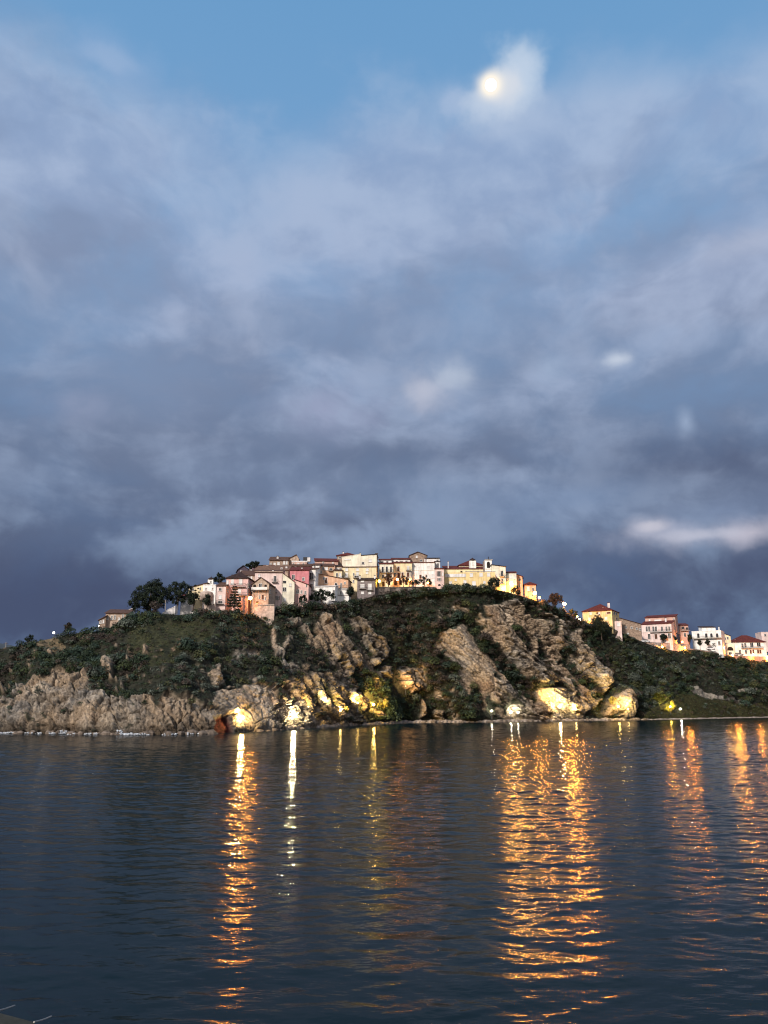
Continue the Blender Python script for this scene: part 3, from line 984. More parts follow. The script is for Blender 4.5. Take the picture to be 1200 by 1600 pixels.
        if s.L >= s.dep:
            Fc += [(4, 5, 9, 8), (5, 6, 9), (6, 7, 8, 9), (7, 4, 8)]
        else:
            Fc += [(4, 5, 8), (5, 6, 9, 8), (6, 7, 9), (7, 4, 8, 9)]
        s.roof_o = mesh('roof', V, Fc, s.roofm, s.t)
        return s

    # -- details
    def _fr(s, face):
        if face == 'f': return s.P, s.e, -s.n
        if face == 'r': return s.P + s.e * s.L, s.n, s.e
        return s.P, s.n, -s.e

    def win(s, px, py, w, h, kind='d', face='f'):
        """a window centred on a photo pixel; w and h in pixels"""
        a0, z0 = s.face_hit(face, px - w / 2, py + h / 2); a1, z1 = s.face_hit(face, px + w / 2, py - h / 2)
        if a1 < a0: a0, a1 = a1, a0
        if face != 'f' and not (-.3 < a0 and a1 < s.dep + .3):
            return None
        O, E, out = s._fr(face)
        ext = s.L if face == 'f' else s.dep
        a0 = min(max(a0, .15), ext - .5); a1 = max(min(a1, ext - .15), a0 + .35)
        q = lambda a, z, d: O + E * a + np.array([0, 0, z]) + out * d
        up = np.array([0, 0, 1.0]); wd, ht = a1 - a0, z1 - z0
        pane_m = {'d': M_DARK, 'b': M_DARK, 's': M_DARK, 'g': M_DARK, 'a': M_DARK, 'o': M_VOID, 'w': M_PALE, 'wb': M_PALE, 'door': M_BROWN, 'brown': M_BROWN, 'n': M_DARK}[kind]
        if kind in ('a', 'o'):
            seg = 8; pts = [(a0, z0), (a1, z0)]
            r = wd / 2
            zc = max(z1 - r, z0 + .2)
            pts += [(a0 + r + r * math.cos(math.pi * i / seg), zc + r * math.sin(math.pi * i / seg)) for i in range(seg + 1)]
            n = len(pts)
            V = [q(a, z, .03) for a, z in pts] + [q(a, z, -.05) for a, z in pts]
            Fc = [tuple(range(n)), tuple(range(n, 2 * n))[::-1]] + [(i, i + n, (i + 1) % n + n, (i + 1) % n) for i in range(n)]
            o = mesh('window' if kind == 'a' else 'arched_opening', V, Fc, pane_m, s.t)
            if kind == 'a':
                mb = MB(); ring = pts[1:] + [pts[0]]
                for (u0, v0), (u1, v1) in zip(ring[:-1], ring[1:]):
                    mb.tube([q(u0, v0, .06), q(u1, v1, .06)], [.09, .09], 4)
                mb.build('frame', M_TRIM, o)
            return o
        nm = 'door' if kind == 'door' else 'window'
        o = MB().frame_box(q(a0, z0, -.05), E * wd, out * .08, up * ht).build(nm, pane_m, s.t)
        if kind in ('o', 'n'):
            return o
        f = .11 if kind != 'w' else .07
        mb = MB()
        for (b0, c0, bw, ch) in ((a0 - f, z0, f, ht), (a1, z0, f, ht), (a0 - f, z1, wd + 2 * f, f)):
            mb.frame_box(q(b0, c0, -.03), E * bw, out * .13, up * ch)
        if kind in ('d', 'b', 's', 'g', 'wb'):
            mb.frame_box(q(a0 + wd / 2 - .035, z0, .03), E * .07, out * .03, up * ht)
        mb.build('frame', M_TRIM if kind != 'door' else M_STONEWALL, o)
        MB().frame_box(q(a0 - .2, z0 - .1, -.03), E * (wd + .4), out * .22, up * .1).build('sill', M_TRIM, o)
        if kind in ('s', 'g'):
            m = M_BROWN if kind == 's' else M_GREEN
            sw = min(.55, max(.3, wd * .45))
            for b0 in (a0 - f - sw, a1 + f):
                MB().frame_box(q(b0, z0, .0), E * sw, out * .07, up * ht).build('shutter', m, o)
        if kind in ('b', 'wb'):
            s.balcony(a0 - .6, a1 + .6, z0 - .12, face)
        return o

    def balcony(s, a0, a1, z, face='f', deep=.9, solid=False, mat=None):
        O, E, out = s._fr(face)
        q = lambda a, zz, d: O + E * a + np.array([0, 0, zz]) + out * d
        b = MB().frame_box(q(a0, z - .16, -.02), E * (a1 - a0), out * deep, (0, 0, .16)).build('balcony', M_CONC, s.t)
        mb = MB()
        if solid:
            mb.frame_box(q(a0, z + .003, deep - .14), E * (a1 - a0), out * .12, (0, 0, .85))
        else:
            mb.frame_box(q(a0, z + .95, deep - .08), E * (a1 - a0), out * .06, (0, 0, .06))
            n = max(3, int((a1 - a0) / .22))
            for i in range(n + 1):
                a = a0 + (a1 - a0 - .04) * i / n
                mb.frame_box(q(a, z, deep - .07), E * .035, out * .035, (0, 0, .95))
            for a in (a0, a1 - .04):
                mb.frame_box(q(a, z + .95, 0.02), E * .04, out * (deep - .1), (0, 0, .05))
        mb.build('railing', mat or (M_TRIM if solid else M_IRON), b)
        return b

    def balcony_px(s, x0, x1, y, **k):
        a0, z = s.face_hit('f', x0, y); a1, _ = s.face_hit('f', x1, y)
        return s.balcony(a0, a1, z, 'f', **k)

    def band(s, y, mat=None, x0=None, x1=None, h=.22, d=.1, name='cornice'):
        """a string course or cornice along the front at a photo height"""
        a0 = -d if x0 is None else s.face_hit('f', x0, y)[0]; a1 = s.L + d if x1 is None else s.face_hit('f', x1, y)[0]
        z = s.face_hit('f', (s.face_hit and 600), y)[1] if False else s.zpx_mid(y)
        return MB().frame_box(s.W(a0, .02, z), s.e * (a1 - a0), -s.n * (d + .02), (0, 0, h)).build(name, mat or M_TRIM, s.t)

    def zpx_mid(s, y):
        mid = s.P + s.e * s.L / 2
        px = 600 + FPX * mid[0] / mid[1] * .97
        return s.face_hit('f', px, y)[1]

    def chimney(s, px, py_top, w=.7, mat=None, back=None, cap=True, below=2.2):
        a, z = s.face_hit('f', px, py_top)
        t = s.dep * .4 if back is None else back
        k = (s.P[1] + t) / s.P[1]
        z = CAMZ + (z - CAMZ) * k
        mb = MB().box(s.W(a, t, z - below / 2), (w, w, below))
        o = mb.build('chimney', mat or M_WHITEWALL, s.roof_o or s.t)
        if cap:
            MB().box(s.W(a, t, z + .1), (w * 1.35, w * 1.35, .16)).build('chimney_cap', M_STONEWALL if mat else s.roofm or M_CONC, s.roof_o or s.t)
        return o

    def block(s, name, x0, x1, y0, y1, t0, t1, mat, parent=None):
        """a box-like part of the building: from photo columns x0..x1, heights y0 (top)..y1, set back t0..t1 from the front"""
        a0, z0 = s.face_hit('f', x0, y1); a1, z1 = s.face_hit('f', x1, y0)
        k = (s.P[1] + max(t0, 0)) / s.P[1]
        c = (s.L / 2)
        a0, a1 = a0 * k - (k - 1) * (s.P[0] * -1) if False else a0, a1
        z0 = CAMZ + (z0 - CAMZ) * k; z1 = CAMZ + (z1 - CAMZ) * k
        return MB().frame_box(s.W(a0, t0, z0), s.e * (a1 - a0), s.n * (t1 - t0), (0, 0, z1 - z0)).build(name, mat, parent or s.t)


def Hh(y_px, y2_px, D):
    """metres between two photo heights at a distance"""
    return float(at(600, y_px, D)[2] - at(600, y2_px, D)[2])


ROOF = tiles((.075, .034, .025)); ROOF_R = tiles((.105, .022, .017)); ROOF_B = tiles((.095, .050, .034)); ROOF_D = tiles((.035, .020, .018))
PINK = plaster((.70, .46, .42)); PALEPINK = plaster((.74, .58, .53)); ROSE = plaster((.60, .23, .25)); PEACH = plaster((.64, .40, .26))
CREAM = plaster((.78, .66, .42)); YELLOW = plaster((.74, .58, .29)); WHITE = plaster((.82, .80, .76)); IVORY = plaster((.80, .75, .60)); OCHRE = plaster((.55, .40, .22))
SALMON = plaster((.56, .36, .29)); GREYST = mottled('grey_masonry', (.20, .17, .165), var=.35, scale=2, bump=.5); BROWNST = mottled('brown_masonry', (.30, .22, .165), var=.45, scale=1.6, bump=.6)
TANST = mottled('tan_masonry', (.46, .35, .27), var=.45, scale=1.2, bump=.5, streak=.3); PALEST = mottled('pale_masonry', (.50, .40, .34), var=.45, scale=1.1, bump=.5, streak=.3)


def E(px, d=0):
    return edgeD(px) + d


# 1 pink palazzo at the left end of the terrace
h = House('pink_house', 'tall pink house with a dark hipped roof behind the tiered conifer', 351.5, 386, 904, 953, E(370, 5), 11, PINK, ROOF_D, yaw=-4).hip(2.0)
for p in ((363, 909, 4.5, 8, 'w'), (376, 909, 5, 8, 'w'), (355.5, 910, 3, 6, 'w'), (366, 919.5, 2.6, 4, 'd'), (374, 924, 5, 7, 'w'), (355.5, 923, 3, 6, 'w'), (363, 934, 4, 6, 'd'), (375, 936, 4, 6, 'd'), (356, 938, 3, 6, 'd')): h.win(*p)
h.balcony_px(361, 384, 917); h.balcony_px(372, 386, 930.5)
h.win(389, 915, 2.5, 6, 'd', 'r'); h.chimney(359, 899, .8); h.chimney(371, 895, .5)
h = House('pink_annex', 'narrow pale pink house with a tiled pent roof left of the tall pink house', 337, 351.3, 915.5, 953, E(344, 5.5), 8, PALEPINK, ROOF_B).lean_front(1.6)
for p in ((344, 921, 4, 4, 'd'), (344, 933, 4.5, 6, 'w'), (344, 941, 6, 4, 'b')): h.win(*p)
# 2 stone house with a gable and a loggia
h = House('loggia_house', 'old stone house with a low gable and a white balustraded loggia', 393, 419.3, 912.7, 946, E(405, 1.5), 9, TANST, ROOF_B, yaw=-6).gable_front(Hh(902.5, 912.7, E(405)))
h.win(398, 916, 5, 5.5, 'o'); h.win(415, 916, 4, 5.5, 'o'); h.win(406.8, 915.5, 4.5, 6.5, 'd'); h.win(405.5, 933, 3, 6, 'd'); h.win(410.5, 933.5, 2.4, 7, 'door'); h.win(414.5, 935, 2.2, 6, 'd'); h.win(402, 941, 4, 3, 'n')
h.balcony_px(394, 418.5, 922.2, solid=True, deep=1.1); h.band(924.5, M_CONC)
h.win(422, 925, 2, 4, 'd', 'r')
w = thing('retaining_wall', at(408, 962, E(405, -1)), 'grey stone bastion wall below the loggia house with shrubs on its ledge', 'wall')
zt = float(at(408, 946.5, E(405, -1))[2]); zb_ = float(at(408, 969, E(405, -1))[2])
a0, a1 = at(397, 960, E(405, -1))[0], at(429, 960, E(405, -1))[0]
MB().frame_box((a0, E(405, -1), zb_ - 3), (a1 - a0, -1, 0), (0, 6, 0), (0, 0, zt - zb_ + 3)).build('wall', PALEST, w)
MB().frame_box((a0 - .15, E(405, -1) - .2, zt + .003), (a1 - a0 + .1, -1, 0), (0, .6, 0), (0, 0, .35)).build('coping', M_CONC, w)
# 3 pale pink tall house, two blocks
h = House('pale_pink_house', 'tall pale pink house with a flat tiled roof and stacked balcony windows', 396.5, 440, 894.5, 948, E(425, 9), 11, PALEPINK, ROOF_B, yaw=3).lean_front(1.6)
for p in ((429.5, 904.5, 4, 9, 'b'), (428.5, 920.5, 4, 9, 'b'), (433, 934.5, 3.6, 6, 's'), (405, 899.5, 3, 4, 'w')): h.win(*p)
h.band(893.8, TANST)
h.chimney(425, 891, .6)
h = House('cream_house', 'cream gabled house wall with two square dark windows joined to the tall pale pink house', 440.2, 459.3, 907, 948, E(449, 7), 11, IVORY, ROOF_B, yaw=10)
h.lean(float(h.ze + Hh(896, 907, E(449))), h.ze - .6)
for p in ((444.7, 909.5, 5, 4, 'n'), (444.5, 921, 5, 6, 'd'), (445, 937, 3, 5, 'w'), (453.5, 914, 3, 4, 'w')): h.win(*p)
# 4 rose house and its lower front
h = House('rose_house', 'deep rose pink house with a red tiled roof and white framed window', 451.5, 481.5, 891, 944, E(467, 13), 10, ROSE, ROOF_R).lean_front(2.0)
for p in ((458.3, 902, 4.2, 7, 'd'), (474, 905, 3.2, 5, 'd')): h.win(*p)
h.chimney(470, 887, .6)
h = House('corner_tower', 'slim white corner building with tall windows over two balconies beside the rose house', 481.7, 492, 889.5, 944, E(486, 12), 8, WHITE, ROOF_B, yaw=-5).lean_front(1.0)
for p in ((486.6, 900, 5, 10, 'b'), (486.6, 917, 4, 9, 'b'), (487, 934, 3, 6, 'd')): h.win(*p)
h = House('low_pink_house', 'low pink house with a sagging red eave below the rose house', 460, 481.4, 910, 946, E(470, 6), 7, PINK, ROOF_R, yaw=-3)
h.lean(h.ze + .9, h.ze - .9)
for p in ((466, 924, 2.8, 6, 'd'), (471, 925, 2.2, 5, 'd'), (477, 926, 2.4, 5, 'd'), (463.5, 925, 1.6, 5, 'd'), (479, 915, 2, 5, 'a'), (469, 937, 4, 8, 'o'), (475, 938, 2.4, 5, 'd')): h.win(*p)
# 5 row behind: roofs stepping up
h = House('stone_house', 'long brown stone house under a tile roof, highest at the left of town', 420.5, 451, 875.5, 890, E(440, 40), 9, BROWNST, ROOF_B, yaw=4).lean_front(2.3)
for p in ((429, 881.5, 3.2, 4, 'w'), (435, 880.5, 3.5, 4.4, 'w'), (444, 879, 3, 5.5, 'w'), (448, 879, 2, 5.5, 'w'), (423.5, 882, 2, 4, 'd')): h.win(*p)
h.chimney(433, 869.5, .7)
h = House('tan_gable_house', 'pale tan skyline house with a bent gable roof beside the long brown stone house', 451.2, 466.5, 873, 890, E(460, 40), 9, TANST, ROOF_B)
h.gable_front(Hh(867, 873, E(460, 40)), .75)
h.win(458, 879, 2.5, 5, 'd')
h = House('dark_gable_house', 'small dark gabled house left of the umbrella pine', 371.5, 388, 890, 905, E(380, 42), 8, mottled('slate_plaster', (.10, .08, .11), var=.3), ROOF_D, yaw=15)
h.gable_front(Hh(884, 890, E(380, 42)), .45); h.win(377, 893, 2, 3, 'd')
h = House('purple_house', 'dusky mauve house under the crown of the umbrella pine', 388.2, 399, 886, 902, E(390, 44), 8, mottled('mauve_plaster', (.20, .13, .17), var=.4), ROOF_D).lean_front(1.2)
h.win(392, 890, 2, 3, 'd')
h = House('russet_house', 'low russet roofed house right under the umbrella pine on the skyline', 399.5, 420, 887, 902, E(408, 36), 8, TANST, ROOF_R, yaw=-5).lean_front(1.7)
h.win(404, 889.5, 2.4, 2.6, 'd'); h.win(417.5, 885.5, 3, 3, 'w')
h = House('tan_roof_house', 'broad house of tan tiles showing only its roof behind the pink and loggia houses', 374, 397.5, 899, 920, E(390, 20), 10, TANST, ROOF_B, yaw=6).lean_front(2.6)
h.win(389, 902, 2.6, 4, 'd'); h.win(393, 902.5, 2, 4, 'w')
h = House('brick_roof_house', 'house with a wide weathered tile roof behind the tall pale pink house', 398.5, 450, 891, 912, E(425, 24), 11, TANST, tiles((.17, .095, .062)), yaw=2).lean_front(2.9)
h.win(440, 888, 2, 2, 'd'); h.chimney(446, 885, .7)
h = House('long_roof_house', 'long low house under a dark tile roof right of the tan gable on the skyline', 455, 497, 884.5, 902, E(475, 28), 9, SALMON, ROOF_B, yaw=2).lean_front(1.6)
for p in ((462, 887.5, 2.4, 3, 'd'), (470, 887.5, 2.4, 3, 'w'), (490, 888, 2, 3, 'd')): h.win(*p)
h = House('terrace_house', 'skyline house with a white balustraded roof terrace right of the tan gable', 455.5, 479, 878.5, 892, E(467, 36), 8, SALMON, ROOF_B).flat(.55, M_WHITEWALL)
for p in ((458.5, 881.5, 2.4, 3, 'd'), (466, 881.5, 3.5, 3, 'w'), (474, 881.5, 2.4, 3, 'd')): h.win(*p)
h.block('dormer', 472, 481, 870.5, 877.4, 4, 6, M_IRON); h.block('dormer', 479.3, 484, 871, 877.2, 2, 4, M_WHITEWALL)
h = House('peach_row_house', 'peach row house with small paired windows under a mottled roof above the terracotta house', 498, 522, 884.5, 905, E(510, 26), 8, PEACH, ROOF_B, yaw=4).lean_front(1.6)
for p in ((505, 888.5, 3, 4.5, 'd'), (510, 888.5, 4, 4.5, 'w'), (517, 889.5, 4, 3, 'b'), (502, 894, 2, 4, 'd')): h.win(*p)
h = House('white_row_house', 'little white house with dark windows between the rose house and the peach row house', 487.5, 498.5, 883, 905, E(493, 24), 8, WHITE, ROOF_B).lean_front(1.2)
for p in ((491.5, 885.5, 2.4, 4, 'd'), (492, 893, 2.4, 5, 'd'), (496, 890, 2, 3, 'd')): h.win(*p)
h = House('red_roof_house', 'skyline house under a long red roof left of the tall cream building', 492, 528, 877, 893, E(512, 40), 9, SALMON, ROOF_R, yaw=6).lean_front(2.0)
h.win(505, 879.5, 2, 2.4, 'd'); h.win(520, 879.5, 2, 2.4, 'w')
h = House('attic_house', 'red roofed house peeping over the tall cream building', 526.5, 556, 868.5, 885, E(541, 40), 9, BROWNST, ROOF_R, yaw=-3).hip(1.3)
h.win(531, 871.5, 3.5, 2.4, 'd'); h.win(538, 871.5, 3, 2.4, 'w'); h.chimney(535, 863, .6)
h = House('ochre_side_house', 'narrow yellow house with a white door joined to the left of the tall cream building', 521, 534, 891.5, 915, E(528, 19), 8, CREAM, ROOF_B).lean_front(1.0)
for p in ((526.5, 898.5, 2.6, 6, 'd'), (531.5, 898.5, 2.6, 6, 'w'), (536, 901, 1.6, 2, 'd')): h.win(*p)
h = House('tan_side_house', 'small flat topped house over the narrow yellow house', 523.5, 534, 884.7, 893, E(529, 24), 6, TANST, ROOF_D).lean_front(.8)
h.win(527, 889, 4, 3, 'w'); h.win(532, 889, 2.6, 3, 'd')
# 6 terracotta house and white sheds below it
h = House('terracotta_house', 'terracotta house with a long sloping roof above the low white building', 492.5, 544, 902, 922, E(518, 11), 8, PEACH, ROOF_B, yaw=-6)
h.lean(h.ze + Hh(895.5, 902, E(518)), h.ze - Hh(902, 906.5, E(518)))
for p in ((506.5, 904, 3, 4, 'd'), (509.5, 907, 3.6, 9, 'brown'), (525, 914.5, 4.4, 8, 'a'), (533, 915, 2.4, 7.5, 'd'), (539, 911, 2, 3, 'd')): h.win(*p)
h.balcony_px(531, 544, 919.5)
h = House('white_building', 'long low white building with a pale slab roof below the terracotta house', 492.5, 523.5, 916.5, 937, E(508, 6), 6, WHITE, M_WHITEWALL, cat='building', yaw=-8).lean_front(.35)
h.win(521.5, 925, 3, 6, 'd'); h.win(503, 922, 3, 2.4, 'w'); h.win(512, 923, 3, 2.4, 'w')
h = House('white_annex', 'white annex with a dark doorway at the right end of the low white building', 523.7, 545, 921, 938, E(534, 5), 6, WHITE, M_WHITEWALL, cat='building', yaw=-5).lean_front(.3)
for p in ((532.5, 926.5, 2.2, 5.5, 'd'), (525.4, 932, 3.2, 9, 'door'), (541, 926, 2, 2, 'd')): h.win(*p)
h.band(931, M_CONC, d=.06)
# 7 tall cream building
h = House('tall_cream_building', 'tall yellow building with a cream upper block, the biggest one left of the lit square', 534.3, 588, 886, 922, E(560, 14), 12, CREAM, ROOF_R, cat='building', yaw=-3)
h.lean_front(.8)
for p in ((541.5, 890, 4, 4.5, 'w'), (558.5, 890, 4, 4, 'w'), (573.7, 890, 4, 4, 'w'), (541.5, 898.5, 4, 7, 'wb'), (558.5, 897, 3.4, 6, 'w'), (573.5, 895, 3, 3, 'w'), (552.5, 897.5, 1.8, 4, 'd'), (552.3, 908.5, 2, 4, 'd'), (536.3, 901, 1.6, 2, 'd'), (557, 900.8, 6, 2.6, 'b'), (574, 905, 2.4, 3, 'w'), (566, 909, 2, 3, 'd')): h.win(*p)
h.win(590, 900, 1.6, 4, 'd', 'r')
h.chimney(579, 882.5, .9, mat=M_STONEWALL)
h = House('upper_cream_block', 'cream upper block with a gable and flat roof standing over the tall yellow building', 534.6, 588.5, 868.3, 888, E(560, 18), 8, IVORY, ROOF_D, cat='building', yaw=-3)
zt_ = h.ze
h.body([(0, zt_ - Hh(868.3, 870.5, E(560))), (h.L * .54, zt_ + Hh(865.7, 868.3, E(560))), (h.L * .545, zt_), (h.L, zt_ + .35)], 's')
h.slab([(0, zt_ - Hh(868.3, 870.5, E(560))), (h.L * .54, zt_ + Hh(865.7, 868.3, E(560)))], 's', over=.1, thick=.15, mat=IVORY)
ro = h.roof_o
h.slab([(h.L * .56, zt_ + .03), (h.L, zt_ + .38)], 's', over=.25)
for p in ((567, 880, 3.6, 3.6, 'd'), (578.5, 876, 4.5, 4.5, 'w'), (543, 874, 9, 1.4, 'w')): h.win(*p)
h.chimney(561.8, 864.6, .5); h.chimney(588, 865.5, .9, mat=M_STONEWALL, back=1)
# 8 grey stone house
h = House('grey_stone_house', 'small grey stone house with a dark roof and white closed shutters on the cliff edge', 558, 586, 906.5, 934, E(572, 4), 8, GREYST, ROOF_D, yaw=-4).lean_front(1.3)
for p in ((566.3, 908.3, 4.6, 2.6, 'w'), (566.3, 916, 5.6, 6, 'wb'), (577.8, 917, 5, 9, 'wb'), (566.3, 926.3, 4, 3.6, 'w'), (577.8, 926.3, 4, 4, 'w')): h.win(*p)
h.chimney(561, 900, .5); h.chimney(584.5, 899.5, .5)
# 9 lit square
SQ = 12
h = House('arcade_house', 'cream house with three tall arched windows above the yellow street lamp', 592.8, 614.5, 881, 917, E(604, SQ), 9, IVORY, ROOF_R, yaw=2).lean_front(1.2)
for p in ((598, 890, 3.4, 9, 'a'), (604.5, 889.5, 3.4, 9, 'a'), (611, 889.5, 3.4, 9, 'a'), (598.7, 901, 3, 6, 'd'), (605, 900, 3, 7, 'd'), (611, 899, 3, 6, 'd'), (608, 911, 3.5, 7, 'o'), (599, 913, 3, 7, 'door')): h.win(*p)
h.balcony_px(594, 614, 894.5)
h = House('orange_lit_house', 'cream house with orange lit ground floor behind the lamp reddened trees', 614.7, 644, 879.5, 917, E(630, SQ + .5), 9, CREAM, ROOF_R, yaw=1).lean_front(1.2)
for p in ((622.6, 888.8, 3.4, 7, 'brown'), (637.7, 887.5, 3.4, 6, 'w'), (623, 899, 4, 8, 'brown'), (617.5, 898, 3.4, 6, 'd'), (637.5, 898, 4, 7, 'brown'), (643, 897, 3, 9, 'brown'), (629, 898, 3, 7, 'brown'), (618, 911, 3.5, 8, 'door'), (626, 910, 4, 8, 'o'), (635, 910, 4, 8, 'o'), (641, 910, 3, 7, 'door')): h.win(*p)
h.balcony_px(634, 642, 891.3)
h = House('setback_floor', 'white set back top floor with a dark red roof above the arched windows', 592.5, 612, 875, 884, E(602, SQ + 7), 7, WHITE, ROOF_R).lean_front(.9)
h.win(605, 878.5, 2.5, 4, 'd'); h.win(597, 878.5, 4, 3, 'd')
h = House('long_attic_floor', 'white attic floor with a long dark roof left of the brick gable', 612.4, 641, 874, 884, E(627, SQ + 7), 7, WHITE, ROOF_R).lean_front(1.1)
for p in ((620, 878, 3, 3, 'd'), (627, 878.5, 5, 3, 'brown'), (635, 877.5, 3, 3, 'd')): h.win(*p)
h = House('white_house', 'bright white house with plain grey shuttered windows below the brick gable', 644.3, 679.5, 879, 917, E(662, SQ - 1), 10, WHITE, ROOF_R, yaw=-2).lean_front(.7)
for p in ((656, 888.5, 3.6, 6, 'w'), (669.5, 888, 3.6, 6.5, 'w'), (657, 901, 3.4, 6, 'brown'), (669.5, 901, 3.6, 6, 'w'), (676, 900, 2.6, 6, 'w'), (650, 910, 3, 7, 'door'), (662, 911, 4, 6, 'o'), (672, 911, 3, 6, 'door')): h.win(*p)
h.band(891.3, IVORY, h=.15, d=.08); h.chimney(664, 873, .5)
h = House('roof_block', 'white rooftop block with an open loggia window on top of the bright white house', 667, 687, 872.5, 882, E(677, SQ + 5), 6, WHITE, ROOF_D).lean_front(.6)
h.win(683.5, 877, 3, 5, 'd'); h.win(673, 876.5, 3, 2.4, 'w')
h = House('brick_gable_house', 'brick gabled attic with a small white emblem, highest roof of the skyline', 640, 667, 868, 882, E(653, SQ + 12), 8, BROWNST, ROOF, yaw=0)
h.gable_front(Hh(862.7, 868, E(653, 24)), .48)
h.win(651, 870, 2.2, 3.4, 'w'); h.win(658, 876, 3, 3, 'd')
h = House('balcony_house', 'narrow peach house with brown shutters beside the bright white house', 680, 694, 888.8, 918, E(687, SQ - 3), 9, PALEPINK, ROOF_R, yaw=-3).lean_front(.7)
for p in ((686, 896.5, 3.2, 8, 's'), (686.5, 905.5, 2.6, 4.5, 's'), (686.5, 914, 4, 3, 'o'), (691.5, 897, 1.6, 5, 'w')): h.win(*p)
h = House('white_loggia_tower', 'little white tower with a shaded corner window above the narrow peach house', 680.2, 687.8, 877.5, 890, E(684, SQ + 2), 5, WHITE, ROOF_D).lean_front(.4)
h.win(684, 883, 3, 5.5, 'd')
# 10 convent and church
CV = 9
h = House('convent', 'long yellow convent with a red roof and a row of pale upper windows', 694.3, 774.5, 894.3, 919, E(735, CV), 8, YELLOW, M_CONC, cat='convent', yaw=-3)
h.body(top=h.ze); h.band(893.6, M_CONC, x0=727, h=.25, d=.15)
for p in ((704, 911.5, 4, 6, 'w'), (726.5, 911, 3.6, 8, 'wb'), (740.5, 911.5, 5, 6.5, 'w'), (736.5, 898.5, 4.5, 5.5, 'w'), (751.5, 898, 4.6, 5.5, 'w'), (763.5, 898, 4.2, 5.5, 'w'), (712, 906, 2.4, 3, 'w'), (757, 910, 3, 4, 'w')): h.win(*p)
h.block('white_band', 695.6, 727.6, 896.5, 902, -.12, .3, M_WHITEWALL)
for x in (700, 706, 712, 718, 723.5): h.win(x, 899.2, 4, 4, 'w')
h = House('church_nave', 'cream nave wall under the long deep red church roof behind the convent', 694, 757.5, 889, 900, E(735, CV + 9), 13, CREAM, ROOF_R, cat='church', yaw=-2)
h.lean_front(2.4); h.win(721, 893.5, 3.4, 3, 'o'); h.win(747, 893.5, 3, 2.6, 'o'); h.chimney(700.5, 877.5, .35, back=2, below=2.8)
h = House('church_dome_block', 'dark red hipped church roof rising behind the small white belfry', 717, 756, 884, 892, E(737, CV + 16), 14, CREAM, ROOF_R, cat='church').hip(2.3)
h.win(725, 886.5, 2.4, 2.4, 'd')
h = House('small_belfry', 'small white belfry with a round cap on the church roof', 734, 744, 876, 886, E(739, CV + 8.5), 2.6, WHITE, ROOF_D, cat='belfry', drop=.5)
h.body(top=h.ze); c = h.W(h.L / 2, h.dep / 2, h.ze)
MB().lathe(c, [(1.5, .003), (1.55, .15), (1.3, .55), (.8, .95), (.25, 1.2), (.05, 1.5)], 14).build('dome', ROOF_D, h.t, smooth=True)
h.win(739, 880.5, 2.6, 4, 'w')
h = House('bell_tower', 'square bell tower with tall arched opening at right end of red church roof', 758, 769, 875.5, 896, E(763, CV + 5), 3, WHITE, ROOF_D, cat='bell tower', drop=3)
h.body(top=h.ze); h.block('cap', 757.4, 769.6, 874, 875.4, -.15, 3.15, M_CONC); h.win(763.2, 882.5, 4.6, 10, 'o'); h.band(889.5, M_CONC); h.block('pier', 755.8, 758, 877, 896, .4, 2.4, GREYST)
c = h.W(h.L * .6, 1.5, h.ze + .3)
MB().lathe(c, [(.28, 0), (.3, .5), (.12, .8), (.12, 1.1), (.2, 1.3), (.03, 1.6)], 8).build('finial', M_IRON, h.t)
h = House('white_lean_house', 'tall white house with a sloping roof and two balconies between bell tower and lamps', 769.5, 791, 884.3, 920, E(780, CV - 2), 9, IVORY, ROOF_D, yaw=-3)
h.lean(h.ze + .45, h.ze - .35)
for p in ((784.3, 896, 3.4, 8.5, 'b'), (785, 907.8, 3, 7, 'b'), (775, 900, 3, 5, 'w'), (775, 911, 3, 5, 'w')): h.win(*p)
h = House('lamp_side_house', 'small cream house with a low red roof glowing beside the brightest street lamp', 791.5, 807.5, 895, 918, E(800, 6), 8, IVORY, ROOF_R, yaw=-6).lean_front(.9)
for p in ((798, 901, 3, 6, 'w'), (804, 902, 2.2, 5, 'w')): h.win(*p)
h = House('stepped_house', 'stepped peach house on the slope right of the brightest street lamp', 807.7, 817, 899, 926, E(812, 7), 6, PEACH, ROOF_R, yaw=-12)
h.lean(h.ze + .4, h.ze - .5); h.win(812, 906, 2.2, 4, 'd'); h.win(812, 915, 2.2, 4, 'd')
h = House('last_house', 'small orange lit house with dark red hipped roof at right end of old town', 820, 838, 914, 935, E(829, 5), 6.5, PEACH, ROOF_R, yaw=-8).hip(1.1)
for p in ((825.3, 920, 3.4, 7, 'w'), (833, 921, 2.4, 5, 'd'), (832, 929, 2.6, 5, 'd')): h.win(*p)
# 11 left outliers
h = House('ruined_house', 'peach stone house with an orange tile roof low on the left slope', 164, 200, 958.5, 974, E(181, 6), 8, TANST, ROOF_B, yaw=8).lean_front(1.3)
for p in ((174.5, 965, 2.6, 6, 'd'), (179.5, 964.5, 2.6, 6, 'd'), (192, 962.5, 2.4, 6.5, 'd'), (186, 967, 2, 4, 'w'), (168, 966, 1.6, 4, 'd')): h.win(*p)
h = House('ruined_annex', 'small roofless brick annex at the far left end of the peach stone house', 154, 164.3, 966, 980, E(159, 5), 6, BROWNST, ROOF_B, yaw=8)
h.lean(h.ze - .6, h.ze + .6); h.win(161.5, 971, 2, 5, 'w'); h.win(157, 972, 1.6, 4, 'd')
h = House('white_hut', 'small white house half hidden behind the big dark pine', 189, 207, 953.5, 966, E(198, 14), 6, WHITE, M_WHITEWALL, yaw=12)
h.lean(h.ze - .9, h.ze + .6); h.win(200, 957, 2, 3, 'd')
